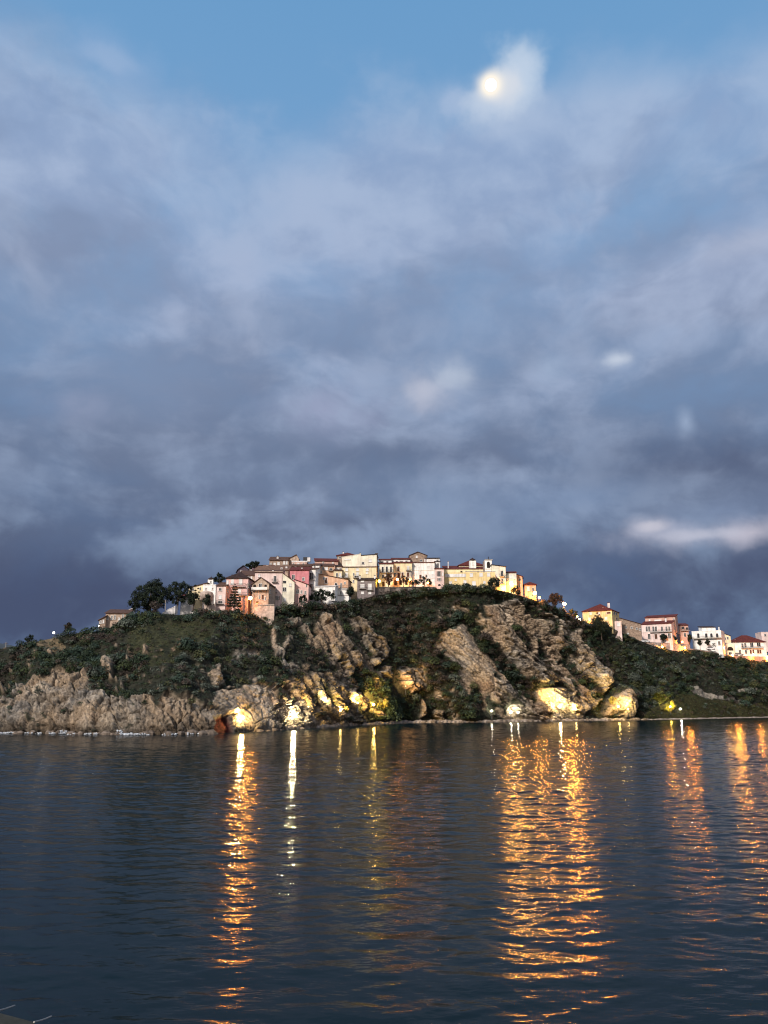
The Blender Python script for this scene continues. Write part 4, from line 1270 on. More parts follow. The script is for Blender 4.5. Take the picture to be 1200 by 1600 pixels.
h = House('white_cottage', 'white cottage with a red roof between the pines and the church lantern', 282, 299.5, 932.5, 946, E(290, 8), 6, WHITE, ROOF_R, yaw=5).lean_front(1.0)
h.win(296, 937, 2.4, 4, 'd'); h.win(287, 937.5, 2, 3, 'w')
h = House('yellow_church', 'yellow church facade below the white lantern on the left skyline', 294, 322, 915, 934, E(308, 16), 9, CREAM, ROOF_B, cat='church', yaw=-6)
h.lean(h.ze - .8, h.ze + .7)
for p in ((302, 921, 2.6, 5, 'a'), (313, 920, 2.6, 5, 'a'), (297.5, 922, 2, 4, 'w')): h.win(*p)
h = House('white_church_block', 'white block with a rounded apse carrying the lantern, left of the pale pink annex', 316.5, 336.5, 915, 934, E(326, 14), 7, WHITE, M_WHITEWALL, cat='church', yaw=-3).flat(.35)
h.win(322, 920, 2, 3, 'd'); h.win(332, 920, 2, 3, 'd')
c = h.W(h.L * .3, -.2, h.zb - 1)
MB().lathe(c, [(2.2, 0), (2.2, 2.4), (1.9, 2.9), (.2, 3.3)], 14).build('apse', PALEST, h.t, smooth=True)
h = House('lantern_tower', 'little white domed lantern tower on the left skyline', 324.2, 332.6, 905.5, 917, E(328, 17), 1.8, WHITE, ROOF_D, cat='tower', drop=1)
h.body(top=h.ze); c = h.W(h.L / 2, h.dep / 2, h.ze)
MB().lathe(c, [(1.15, .003), (1.1, .25), (.85, .55), (.4, .8), (.08, .95), (.05, 1.4)], 14).build('dome', ROOF_D, h.t, smooth=True)
h.win(329.3, 909.5, 1.6, 3.4, 'd')


def low_wall(name, label, pts, height, mat, thick=.4, cat='wall', drop=1.5, coping=True):
    """a garden wall along photo points (px, py of its top, distance)"""
    P = [at(*p) for p in pts]
    t = thing(name, P[0] - np.array([0, 0, height]), label, cat)
    mb = MB(); cp = MB()
    for p, q in zip(P[:-1], P[1:]):
        d = (q - p); d2 = np.array([d[0], d[1], 0]); n = np.array([-d[1], d[0], 0]); n = n / np.linalg.norm(n) * thick
        dn = np.array([0, 0, height + drop])
        V = [p - dn, q - dn, q - dn + n, p - dn + n, p, q, q + n, p + n]
        mb.add(V, [(3, 2, 1, 0), (4, 5, 6, 7), (0, 1, 5, 4), (1, 2, 6, 5), (2, 3, 7, 6), (3, 0, 4, 7)])
        m = n * .2; u = np.array([0, 0, .16]); z = np.array([0, 0, .004])
        V = [p - m + z, q - m + z, q + n + m + z, p + n + m + z, p - m + u, q - m + u, q + n + m + u, p + n + m + u]
        cp.add(V, [(3, 2, 1, 0), (4, 5, 6, 7), (0, 1, 5, 4), (1, 2, 6, 5), (2, 3, 7, 6), (3, 0, 4, 7)])
    mb.build('wall', mat, t)
    if coping: cp.build('coping', M_CONC if mat is not M_WHITEWALL else M_WHITEWALL, t)
    return t


low_wall('garden_wall', 'long low white garden wall in front of the pink palazzo', [(296, 957, E(300, -.5)), (335, 955.6, E(335, -1)), (376, 955, E(376, -1.5))], .9, M_WHITEWALL)
low_wall('ramp_wall', 'white ramp wall rising to the right below the pines', [(253.5, 958.5, E(255, 1)), (262, 953, E(262, 1.2)), (274, 947.8, E(274, 1.4)), (278, 947.5, E(278, 2.5))], 1.6, M_WHITEWALL, drop=1)
low_wall('gate_wall', 'stone gate wall with a white base between the white cottage and the pink annex', [(319, 944.5, E(328, 4)), (336.5, 944.0, E(336, 4))], 1.8, PALEST)
low_wall('cliff_wall', 'tall rubble wall with buttresses below the lit square', [(588, 917.8, E(592, 2)), (620, 918, E(620, 3)), (650, 917.3, E(650, 3.5)), (681, 917.8, E(681, 3))], 3.4, M_STONEWALL, thick=1)
root = bpy.data.objects['cliff_wall']
for x, yb in ((605, 934), (622, 937), (663, 930), (641, 932)):
    D_ = E(x, 2.2); p = at(x, 918.5, D_); q = at(x, yb, D_)
    MB().add([p + np.array(v) for v in ((-.9, 0, 0), (.9, 0, 0), (.9, 1.2, 0), (-.9, 1.2, 0))] + [q + np.array(v) for v in ((-1.1, -1.4, -2), (1.1, -1.4, -2), (1.1, 1.4, -2), (-1.1, 1.4, -2))],
             [(0, 1, 2, 3), (7, 6, 5, 4), (0, 4, 5, 1), (1, 5, 6, 2), (2, 6, 7, 3), (3, 7, 4, 0)]).build('buttress', M_STONEWALL, root)
low_wall('convent_wall', 'rough stone terrace wall along the foot of the yellow convent', [(694, 917.6, E(700, 4)), (735, 918.2, E(735, 5)), (770, 918.8, E(770, 4))], 2.2, M_STONEWALL, thick=.8)
h = House('domed_hut', 'tiny white hut with a round dome on the cliff edge below the grey stone house', 545, 557, 947.6, 952, E(551, 1), 2.4, WHITE, M_WHITEWALL, cat='hut', drop=1.2)
h.body(top=h.ze); c = h.W(h.L * .4, 1.2, h.ze)
MB().lathe(c, [(1.3, .003), (1.2, .5), (.85, .9), (.35, 1.12), (.05, 1.17)], 14).build('dome', M_WHITEWALL, h.t, smooth=True)
h.block('arched_gate', 556.5, 561, 945.5, 952, .2, .8, M_WHITEWALL); h.win(554, 950, 2, 2.6, 'o')

# 12 the houses along the road to the right
h = House('yellow_villa', 'yellow lit villa with a hipped red roof standing alone on the ridge', 911, 957, 955, 973, E(934, 9), 13, YELLOW, ROOF_R, cat='villa', yaw=-30).hip(2.7)
for p in ((951, 957.6, 6, 3.4, 'brown'), (936, 958.5, 3, 4, 'w'), (923, 958.5, 3, 4, 'w'), (935, 967, 3, 5, 'brown'), (921, 967, 3, 4, 'w'), (947, 966, 3, 4, 'w')): h.win(*p)
for p in ((959.5, 958, 1.6, 4, 'd'), (963, 959.2, 1.6, 3.6, 'd'), (966.7, 960.2, 1.6, 3.4, 'd'), (963.5, 967.5, 1.8, 4, 'd')): h.win(*p, face='r')
h.chimney(946.2, 942.5, .9, back=5); h.chimney(939.5, 948.8, .7, back=3, below=1.4); h.chimney(943.3, 948.8, .7, back=3, below=1.4)
h = House('terrace_block', 'pinkish terrace block with small windows under the yellow villa', 949.5, 972, 971.7, 992, E(960, 2), 8, PALEPINK, M_CONC, cat='building', yaw=-10).flat(.3)
for p in ((955, 976, 4, 5, 'w'), (966.5, 976, 4, 5, 'w'), (960.5, 986, 5, 5, 'w'), (955, 985, 2.4, 4, 'd')): h.win(*p)
h = House('barn', 'unplastered brick building with a brown sloping roof between yellow villa and pink villa', 970, 1003.5, 970, 999, E(987, 10), 9, BROWNST, ROOF, cat='building', yaw=-4)
h.lean(h.ze + Hh(965.5, 970, E(987)), h.ze - Hh(970, 975.5, E(987)))
for p in ((978, 980, 2.4, 3, 'd'), (995, 982.5, 2.2, 3, 'd'), (1000, 983.5, 2, 3, 'd'), (987, 981, 2.2, 3, 'd'), (981, 990.5, 2.4, 3, 'w')): h.win(*p)
h = House('pink_villa', 'pink two storey villa with paired tall windows and a raised roof storey', 1004, 1051, 975, 1001, E(1028, 10), 11, PALEPINK, ROOF_R, cat='villa', yaw=-31).lean_front(2.0)
for x in (1010.5, 1014.5, 1021, 1025, 1034.3, 1041.5, 1046): h.win(x, 982.7, 2.2, 7.6, 'd')
for p in ((1014.5, 994.5, 3, 8, 'd'), (1025, 994.5, 3.6, 8, 'brown'), (1035.5, 994, 3.4, 8, 'd'), (1046, 993.5, 3.2, 8, 'd')): h.win(*p)
h.band(987.6, M_TRIM, h=.2); h.balcony_px(1016, 1051, 988.2)
h.win(1055, 981, 1.8, 7, 'd', 'r'); h.win(1059, 981.5, 1.8, 6, 'd', 'r'); h.chimney(1037, 966, .6, back=4)
h = House('villa_roof_storey', 'pink roof storey with its own red roof on top of the pink two storey villa', 1008.5, 1055.5, 964.5, 974, E(1030, 16), 6, SALMON, ROOF_R, cat='building', yaw=-31).lean_front(1.0)
h.win(1028, 969, 10, 2.4, 'w'); h.win(1053, 968, 1.6, 3.6, 'd'); h.win(1015, 969, 2, 2.6, 'w')
h = House('rear_pink_house', 'narrow pink house with a dark gallery behind the pink villa', 1063.5, 1078, 977.3, 1010, E(1071, 10), 9, SALMON, ROOF_R, yaw=-12).lean_front(.7)
for p in ((1067, 981, 4, 4, 'n'), (1073.5, 982, 3.4, 3.6, 'n'), (1070, 992, 2.6, 6, 'd'), (1075.5, 992, 2, 5, 'd')): h.win(*p)
h.balcony_px(1064, 1078, 985.5)
h = House('white_villa', 'white villa with four arched windows and a flat penthouse', 1083, 1129, 986.5, 1012, E(1105, 8), 11, WHITE, M_CONC, cat='villa', yaw=-31).flat(.3)
for x in (1091.2, 1103.6, 1111.7, 1120.7): h.win(x, 993, 3.3, 7.4, 'a')
for p in ((1093, 1004, 3.6, 6, 'd'), (1106, 1004, 4, 7, 'brown'), (1117, 1005, 3.4, 5, 'w'), (1124, 1005, 2.6, 6, 'd')): h.win(*p)
h.band(997.6, IVORY, h=.2); h.balcony_px(1084, 1129, 998.4, deep=1.2)
h.win(1131.5, 994, 1.6, 6, 'd', 'r'); h.win(1135, 995, 1.6, 5, 'd', 'r')
h = House('penthouse', 'small white penthouse with a dark flat roof on the white villa', 1097, 1118.5, 980.3, 987.5, E(1108, 9), 5, WHITE, ROOF_D, cat='building', yaw=-4).lean_front(.25)
h.win(1105, 984, 3, 3.4, 'w'); h.win(1113, 984, 3, 3.4, 'w'); h.chimney(1125, 979.5, .5, below=3)
h = House('cream_rear_house', 'cream house stepping down behind the right side of the white villa', 1129.5, 1143, 991.5, 1010, E(1136, 16), 8, CREAM, ROOF_D, yaw=-10)
h.lean(h.ze + .9, h.ze - .8); h.win(1137, 997, 2, 4, 'd'); h.win(1133, 998, 2, 4, 'd')
h = House('low_terrace_house', 'low house with a roof terrace and dark porch right of the white villa', 1134.5, 1148.5, 1006, 1025, E(1141, 7), 7, IVORY, M_CONC, yaw=-3).flat(.5, M_WHITEWALL)
h.win(1141, 1013.5, 9, 6, 'o'); h.win(1141, 1021, 4, 4, 'd')
h = House('hip_roof_house', 'white house with a dark red pyramid roof and balcony at the right edge', 1149.3, 1198.3, 1003.5, 1025, E(1174, 6), 13, WHITE, ROOF_R, yaw=-3).hip(2.9)
for p in ((1160, 1008.5, 2.4, 6, 'd'), (1164.5, 1008, 2.4, 6, 'd'), (1174.5, 1007.5, 4, 6.6, 'd'), (1185.3, 1007, 5, 6.4, 'd'), (1165.5, 1018.5, 2.2, 6, 'd'), (1173, 1018.3, 2.4, 6, 'brown'), (1177, 1018.3, 2, 6, 'brown'), (1184.5, 1018, 2.4, 6, 'brown'), (1188, 1018, 2.2, 6, 'brown'), (1156, 1018, 2.4, 5, 'd'), (1195, 1008, 2, 5, 'w')): h.win(*p)
h.balcony_px(1158, 1192, 1012.8); h.chimney(1155, 998.5, .5)
h = House('edge_house', 'pink block with two small windows behind the right end of the pyramid roof', 1191, 1212, 988.5, 1004, E(1198, 24), 8, PALEPINK, ROOF_R, yaw=-3).flat(.4)
h.win(1195.5, 992.5, 2.4, 3, 'd'); h.win(1203, 992.5, 2.4, 3, 'd')
low_wall('road_wall', 'long orange lit roadside wall on the ridge below the pink villa', [(1010, 1003.5, E(1012, 3)), (1035, 1005, E(1035, 3)), (1055, 1006, E(1055, 2)), (1078, 1007.8, E(1078, 2))], 2.8, PALEST, drop=1.2)
low_wall('lower_road_wall', 'reddish roadside wall below the white villa and the pyramid roofed house', [(1078.5, 1013.5, E(1080, 1)), (1110, 1018, E(1110, 1)), (1140, 1024.5, E(1140, .5)), (1175, 1026, E(1175, .5)), (1215, 1027, E(1215, .5))], 1.7, SALMON, drop=1.2)
low_wall('villa_terrace_wall', 'reddish terrace wall along the ridge under the yellow villa', [(896, 966.5, E(897, 1)), (912, 971.3, E(912, 2)), (950, 973, E(950, 2))], 1.2, SALMON, drop=1.5)

# ------------------------------------------------------------------ parked cars
def car(px, py, D_, paint, label, yaw=0.0, group=None):
    p = at(px, py, D_)
    t = thing('parked_car', p, label, 'car', group)
    ca, sa = math.cos(yaw), math.sin(yaw)
    R = lambda x, y, z: p + np.array([x * ca - y * sa, x * sa + y * ca, z])
    side = [(-2.1, .32), (-2.15, .75), (-1.95, .92), (-1.2, .98), (1.1, .96), (1.95, .82), (2.1, .6), (2.1, .32)]
    n = len(side)
    V = [R(x, -.85, z) for x, z in side] + [R(x, .85, z) for x, z in side]
    b = mesh('body', V, [tuple(range(n)), tuple(range(n, 2 * n))[::-1]] + [(i, i + n, (i + 1) % n + n, (i + 1) % n) for i in range(n)], paint, t)
    cab = [(-1.7, .97), (-1.25, 1.40), (.35, 1.42), (1.1, .97)]
    V = [R(x, -.74, z) for x, z in cab] + [R(x, .74, z) for x, z in cab]
    mesh('windows', V, [(0, 1, 2, 3), (7, 6, 5, 4)] + [(i, i + 4, (i + 1) % 4 + 4, (i + 1) % 4) for i in range(4)], M_DARK, t)
    V = [R(x, y, z) for x, y in ((-1.3, -.76), (.4, -.76), (.4, .76), (-1.3, .76)) for z in (1.425, 1.47)]
    mesh('car_roof', V, [(0, 2, 4, 6), (1, 3, 5, 7), (0, 1, 3, 2), (2, 3, 5, 4), (4, 5, 7, 6), (6, 7, 1, 0)], paint, t)
    for wx in (-1.3, 1.3):
        for wy in (-.8, .8):
            mb = MB().tube([R(wx, wy - .1, .32), R(wx, wy + .1, .32)], [.32, .32], 12)
            mb.build('wheel', M_IRON, t)
    return t


PAINT_W = mottled('white_car_paint', (.7, .7, .7), var=.05, rough=.3, spec=.5); PAINT_G = mottled('grey_car_paint', (.3, .31, .33), var=.05, rough=.3, spec=.5)
car(1111, 1015.5, E(1110, 2.6), PAINT_W, 'white parked car in front of the white villa')
car(1009, 1004.2, E(1009, 1.0), PAINT_W, 'white parked car at the left end of the roadside wall', .5)
car(1155, 1024.6, E(1155, 2.2), PAINT_G, 'silver grey parked car left of the pyramid roofed house')
car(523.5, 946, E(523, 1), PAINT_W, 'white parked car among the shrubs below the low white building', .25)

# ------------------------------------------------------------------ trees
def T(px, py, d=1.0):
    p = at(px, py, E(px, d)); return p


p = T(233, 962, 4)
tree('pine_tree', 'big dense black green pine, tallest tree on the left slope', 'tree', p, 11.5,
     [(-5.2, 0, 4.2, 2.2), (-4.0, -1, 6.0, 2.2), (-2.6, 0, 8.0, 2.4), (-.3, .5, 9.6, 2.3), (1.6, 0, 9.8, 2.2), (3.2, 0, 8.2, 2.4), (4.3, .5, 6.0, 2.4), (3.4, -1, 4.0, 2.2), (0, -1.6, 6.6, 3.0), (-1.8, -1.4, 4.6, 2.6), (1.6, 1, 4.6, 2.6), (-4.4, .6, 2.6, 1.5), (-.4, 0, 2.6, 1.8)], 15000, .19, DARKGREEN, .45)
p = T(277, 948, 4)
tree('pine_tree', 'dark pine with a ragged broken crown right of the big dense pine', 'tree', p, 7.6,
     [(-2.6, 0, 5.4, 1.6), (-1.0, 0, 6.7, 1.6), (1.2, 0, 6.9, 1.4), (3.0, .3, 5.8, 1.5), (3.3, 0, 3.8, 1.3), (.4, -.6, 4.6, 1.9), (-2.4, 0, 3.2, 1.5), (1.6, .2, 2.4, 1.4), (-.6, 0, 2.0, 1.4)], 6500, .18, DARKGREEN, .32)
p = at(397, 900, E(390, 38))
tree('umbrella_pine', 'flat topped umbrella pine dark against the sky over the old town', 'tree', p, 5.0,
     [(-2.4, 0, 4.0, 1.2), (-.9, .3, 4.9, 1.3), (.9, -.2, 4.9, 1.2), (2.4, 0, 3.5, 1.1), (0, .4, 4.0, 1.3), (3.3, 0, 3.0, .8), (-1.4, 0, 3.2, .8)], 3600, .18, DARKGREEN, .28, squash=.6)
# the tiered conifer in front of the pink palazzo
p = T(365.5, 954, 1.0)
bl = []
for i, z in enumerate(np.linspace(1.6, 7.9, 8)):
    r = 2.1 * (1 - (z - 1.2) / 8.2) + .25
    for k in range(7):
        a = k * 2 * math.pi / 7 + i * .4
        bl.append((math.cos(a) * r * .8, math.sin(a) * r * .8, z - .15, r * .34 + .12))
bl.append((0, 0, 8.4, .35))
tree('norfolk_pine', 'dark tiered conifer with layered branches before the tall pink house', 'tree', p, 8.6, bl, 4200, .14, DARKGREEN, .16, squash=.45)
p = T(302, 952, 3)
tree('leafy_tree', 'spreading dark tree in front of the white cottage', 'tree', p, 4.6, round_blobs(4.6, 2.3, 8), 2600, .17, DARKGREEN, .2)
p = T(323, 952, 2.5)
tree('leafy_tree', 'rounded dark tree under the church apse', 'tree', p, 4.4, round_blobs(4.4, 2.1, 7), 2400, .17, DARKGREEN, .2)
p = T(304, 938, 8)
tree('araucaria', 'sparse open branched tree before the yellow church', 'tree', p, 5.2, [(-1.5, 0, 2.4, .5), (1.4, 0, 2.7, .5), (-1.1, 0, 3.6, .45), (1.0, .2, 3.9, .45), (0, 0, 4.9, .5), (-.7, 0, 4.4, .35), (.2, -.4, 3.2, .45)], 900, .13, DARKGREEN, .12, squash=.4)
p = T(335, 912, 10)
tree('leafy_tree', 'dark treetop behind the pale pink annex', 'tree', T(343, 917, 14), 4.0, round_blobs(4.0, 2.2, 7), 1800, .18, DARKGREEN, .2)
p = T(541, 946, 1.5)
tree('pine_tree', 'low spreading dark pine before the low white building', 'tree', T(502, 946, 2), 5.6,
     [(-3.4, 0, 3.0, 1.3), (-1.8, 0, 4.1, 1.4), (.2, -.3, 4.7, 1.4), (2.2, 0, 4.2, 1.3), (3.8, .2, 3.2, 1.3), (.8, 0, 3.0, 1.5), (-1.6, -.4, 2.4, 1.3)], 4200, .18, DARKGREEN, .25)
tree('leafy_tree', 'small dark tree before the low pink house', 'tree', T(474, 946, 2), 2.8, round_blobs(2.8, 1.7, 6), 1500, .16, DARKGREEN, .14)
tree('leafy_tree', 'dark bushy tree on the edge left of the grey stone house', 'tree', T(548, 938, 2), 4.2, round_blobs(4.2, 2.0, 7), 1900, .17, DARKGREEN, .16)
tree('square_tree', 'upright dark tree tinted lamplight red on the lit square left of the orange doors', 'tree', T(607, 917, 7.5), 5.6, [(0, 0, 4.4, 1.1), (-.7, 0, 3.2, 1.2), (.7, 0, 3.1, 1.2), (0, -.4, 2.1, 1.2), (.2, 0, 5.0, .8)], 1800, .17, REDBROWN, .18)
tree('square_tree', 'lamp reddened brown tree on the lit square before the orange doors', 'tree', T(630.5, 917, 7.5), 4.4, [(-1.6, 0, 3.0, 1.0), (-.2, 0, 3.8, 1.0), (1.2, 0, 3.1, 1.1), (2.2, 0, 2.4, .9), (0, -.3, 2.5, 1.0)], 1300, .16, REDBROWN, .15)
tree('square_tree', 'dark shrubby tree on the lit square between two lit doorways', 'tree', T(649, 917, 7.5), 3.0, [(-.9, 0, 1.6, .9), (.4, 0, 2.2, .9), (1.3, 0, 1.4, .8)], 1000, .16, DARKGREEN, .13)
tree('square_tree', 'dark agave topped tree on the right of the lit square', 'tree', T(663, 917, 7.5), 4.6, [(-1.4, 0, 2.5, 1.0), (0, 0, 3.4, 1.0), (1.5, 0, 2.6, 1.1), (.8, 0, 4.3, .55), (2.3, 0, 1.8, .8)], 1400, .16, DARKGREEN, .15)
tree('leafy_tree', 'bushy dark tree on the edge below the white house with the sloping roof', 'tree', T(772.5, 924, 1), 4.4, round_blobs(4.4, 2.6, 9), 3000, .18, DARKGREEN, .2)
tree('leafy_tree', 'low dark tree beneath the brightest street lamp', 'tree', T(806, 932, .5), 3.0, round_blobs(3.0, 2.2, 7), 1900, .17, REDBROWN[:1] + DARKGREEN, .16)
tree('lamp_tree', 'rounded red brown tree glowing beside the lone street lamp on the ridge', 'tree', T(868.5, 951, 2.5), 7.0, [(-2.0, 0, 3.6, 1.5), (-1.2, 0, 5.0, 1.5), (.4, 0, 5.6, 1.4), (1.8, 0, 4.6, 1.4), (2.2, 0, 3.2, 1.2), (0, 0, 3.8, 1.7), (-.4, -.3, 2.2, 1.4)], 4200, .18, [(.05, .026, .015), (.035, .028, .014), (.06, .03, .018)], .22)
tree('leafy_tree', 'dark bush tree on the ridge left of the yellow villa', 'tree', T(896, 970, .5), 4.0, round_blobs(4.0, 2.2, 7), 1900, .18, DARKGREEN, .18)
tree('leafy_tree', 'broad dark tree on the slope below the terrace block', 'tree', at(940, 996, E(940, -6)), 7.4, round_blobs(7.4, 4.2, 11), 5200, .2, DARKGREEN, .25)
tree('palm_tree', 'thin bare branched tree against the wall of the yellow villa', 'tree', T(934, 973, 3), 5.0, [(-.9, 0, 3.0, .7), (.8, 0, 3.3, .7), (0, 0, 4.2, .7), (-1.6, 0, 2.0, .5)], 420, .14, REDBROWN, .1)
for x, hh, lb in ((1037, 3.4, 'dark hedge tree before the lower windows of the pink villa'), (1047, 3.2, 'dark clipped tree right of the hedge tree before the pink villa'), (1052, 4.6, 'dark tree between the pink villa and the narrow pink house')):
    tree('hedge_tree', lb, 'tree', T(x, 1004 + (x > 1050) * 4, 4.5), hh, round_blobs(hh, 2.0, 7, .8), 1900, .18, DARKGREEN, .16)
for x, hh, lb in ((1094, 4.6, 'small dark tree before the left ground floor window of the white villa'), (1106.5, 5.0, 'small dark tree before the brown door of the white villa'), (1117, 3.0, 'low shrub tree before the right ground floor of the white villa')):
    tree('garden_tree', lb, 'tree', T(x, 1013.5, 3.6), hh, [(-.6, 0, hh * .62, .9), (.6, 0, hh * .66, .9), (0, 0, hh * .86, .75), (0, -.3, hh * .45, .8)], 1000, .17, DARKGREEN, .12)
tree('garden_tree', 'dark leafy tree beside the narrow pink house', 'tree', T(1078, 1011, 5), 6.4, round_blobs(6.4, 2.0, 8), 2200, .18, DARKGREEN, .18)
tree('leafy_tree', 'round dark bush tree alone on the far left skyline', 'tree', T(45, 1006, .5), 2.2, round_blobs(2.2, 1.3, 5), 800, .17, DARKGREEN, .12)
tree('leafy_tree', 'dark bush tree on the left skyline right of the small street lamp', 'tree', T(106, 993, .5), 3.0, round_blobs(3.0, 1.9, 7), 1400, .17, [(.03, .02, .013), (.02, .022, .012)], .14)
tree('bare_tree', 'grey brown leafless looking tree below the big dense pine', 'tree', T(242, 966, -2), 4.6, round_blobs(4.6, 2.4, 8), 1500, .15, [(.07, .055, .045), (.05, .042, .035)], .16)

# ------------------------------------------------------------------ lamps
M_POLE = mottled('lamp_pole', (.08, .08, .08), var=.3, rough=.5)
SODIUM = (1.0, .33, .04); AMBER = (1.0, .40, .06); YELLOWL = (1.0, .58, .05); WARM = (1.0, .78, .36); WHITEL = (1.0, .93, .78)


def lens_mat(colr, s):
    return emit('lit_lens_%d_%d' % (int(colr[1] * 1000), int(s)), colr, s)


def point_light(p, colr, watts, r, parent):
    l = bpy.data.lights.new('lamp_light', 'POINT'); l.energy = watts; l.color = colr; l.shadow_soft_size = r
    o = bpy.data.objects.new('lamp_light', l); COL.objects.link(o)
    o.parent = parent; o.location = Vector(p) - Vector(parent.location)
    return o


def street_lamp(px, py, D_, label, colr=SODIUM, watts=900, lens=1500, height=4.5, r=.30, group='street lamps on the hill'):
    """pole, short arm and a lantern whose lit lens looks out over the bay"""
    p = at(px, py, D_)
    t = thing('street_lamp', p - np.array([0, 0, height]), label, 'street lamp', group)
    back = np.array([0, .9, 0])
    MB().tube([p + back - np.array([0, 0, height + 2]), p + back - np.array([0, 0, height]), p + back + np.array([0, 0, .35])], [.09, .08, .05], 8).build('pole', M_POLE, t)
    MB().tube([p + back + np.array([0, 0, .3]), p + back * .5 + np.array([0, 0, .52]), p + np.array([0, .1, .42])], [.05, .05, .05], 6).build('arm', M_POLE, t)
    hd = MB().lathe(p + np.array([0, .12, 0]), [(r * .5, r * 1.0), (r * .55, r * 1.06), (r * .35, r * 1.3), (.06, r * 1.4)], 14).build('lamp_head', M_POLE, t)
    # the lit face looks out over the bay and an added opaque backing keeps its light off the houses
    n = 18
    ringv = []
    for rr, dd in ((r, 0.0), (r * .8, -.10 * r), (r * .45, -.18 * r)):
        ringv += [p + np.array([math.cos(2 * math.pi * k / n) * rr, dd, math.sin(2 * math.pi * k / n) * rr]) for k in range(n)]
    f_ = [(i * n + k, (i + 1) * n + k, (i + 1) * n + (k + 1) % n, i * n + (k + 1) % n) for i in range(2) for k in range(n)] + [tuple(2 * n + k for k in range(n))]
    mesh('lens', ringv, f_, lens_mat(colr, lens), hd)
    rf = MB()  # opaque backing added to keep the lens light off the houses
    rf.v = [tuple(p + np.array([math.cos(2 * math.pi * k / n) * r * q, d_, math.sin(2 * math.pi * k / n) * r * q])) for q, d_ in ((1.12, -.04), (1.12, .02), (.6, .34 * r)) for k in range(n)]
    rf.f = [(i * n + k, i * n + (k + 1) % n, (i + 1) * n + (k + 1) % n, (i + 1) * n + k) for i in range(2) for k in range(n)] + [tuple(2 * n + k for k in range(n)), tuple(n + k for k in range(n))]
    rf.build('light_shield', M_POLE, hd)
    if watts:
        point_light(p + np.array([0, -.25 - .25 * r, -r - .25]), colr, watts, .16, t)
    return t


STREET = [
    (391, 934.5, E(391, -1.0), 'orange street lamp between the pink and the loggia houses', SODIUM, 1440, 859, 4.0, 0.54),
    (592.7, 908, E(593, 7.5), 'yellow street lamp at the left corner of the lit square', YELLOWL, 1080, 96, 4.0, 0.45),
    (621, 905.5, E(621, 8.5), 'orange street lamp over the left doors of the lit square', SODIUM, 756, 169, 4.0, 0.39),
    (640, 906.5, E(640, 8.5), 'orange street lamp over the middle doors of the lit square', SODIUM, 936, 242, 4.0, 0.39),
    (668.5, 910.5, E(668, 7), 'orange street lamp low on the right of the lit square', SODIUM, 684, 72, 3.4, 0.39),
    (799, 911.5, E(799, 2.2), 'brightest orange street lamp at the right end of the old town', AMBER, 6240, 799, 4.0, 0.63),
    (786.5, 919.5, E(786, 1.6), 'smaller orange street lamp low to the left of the brightest one', AMBER, 1950, 345, 3.0, 0.45),
    (835.5, 927, E(835, 1.5), 'orange street lamp before the last house of the old town', AMBER, 3705, 585, 3.6, 0.60),
    (842.5, 934, E(842, 1), 'small orange street lamp just below the last house', SODIUM, 1170, 265, 2.8, 0.39),
    (881.7, 943.5, E(881, 3), 'lone orange street lamp beside the round red brown tree', SODIUM, 15210, 585, 4.0, 0.69),
    (906, 967.5, E(906, 2.5), 'orange street lamp at the left end of the yellow villa wall', AMBER, 3510, 554, 2.8, 0.48),
    (901.5, 963, E(901, 3.5), 'little orange street lamp behind the one at the villa wall', SODIUM, 1755, 208, 3.2, 0.39),
    (921, 970, E(921, 2), 'orange lamp low before the yellow villa', AMBER, 3802, 60, 1.2, .2),
    (1035, 1010.5, E(1035, .2), 'orange street lamp on the long roadside wall', SODIUM, 4080, 138, 1.8, 0.36),
    (1066, 1003, E(1066, 3.0), 'orange street lamp before the narrow pink house', SODIUM, 2448, 99, 3.6, 0.42),
    (1070, 1012, E(1070, -.6), 'low orange street lamp right of the long roadside wall', SODIUM, 2550, 144, 1.6, 0.39),
    (1131.5, 1011, E(1131, 2.0), 'yellow street lamp before the right corner of the white villa', AMBER, 3315, 48, 3.4, .26),
    (1145, 1023.6, E(1145, -1), 'orange street lamp low beside the dark porch', SODIUM, 2142, 887, 1.8, 0.42),
    (1177, 1022.5, E(1177, -1.2), 'orange street lamp before the pyramid roofed house', SODIUM, 3825, 138, 1.8, 0.42),
    (1199, 1026.5, E(1199, -1.2), 'orange street lamp at the right edge beyond the pyramid roofed house', SODIUM, 2550, 1108, 1.8, 0.42),
    (84, 988.5, E(84, 3), 'small white street lamp lit against the sky on the left skyline', WHITEL, 60, 5, 2.2, .36),
    (154.5, 977.5, E(154, 2), 'tiny white lamp at the left corner of the ruined annex', WHITEL, 60, 4, 1.2, .22),
]
for a in STREET:
    street_lamp(*a)


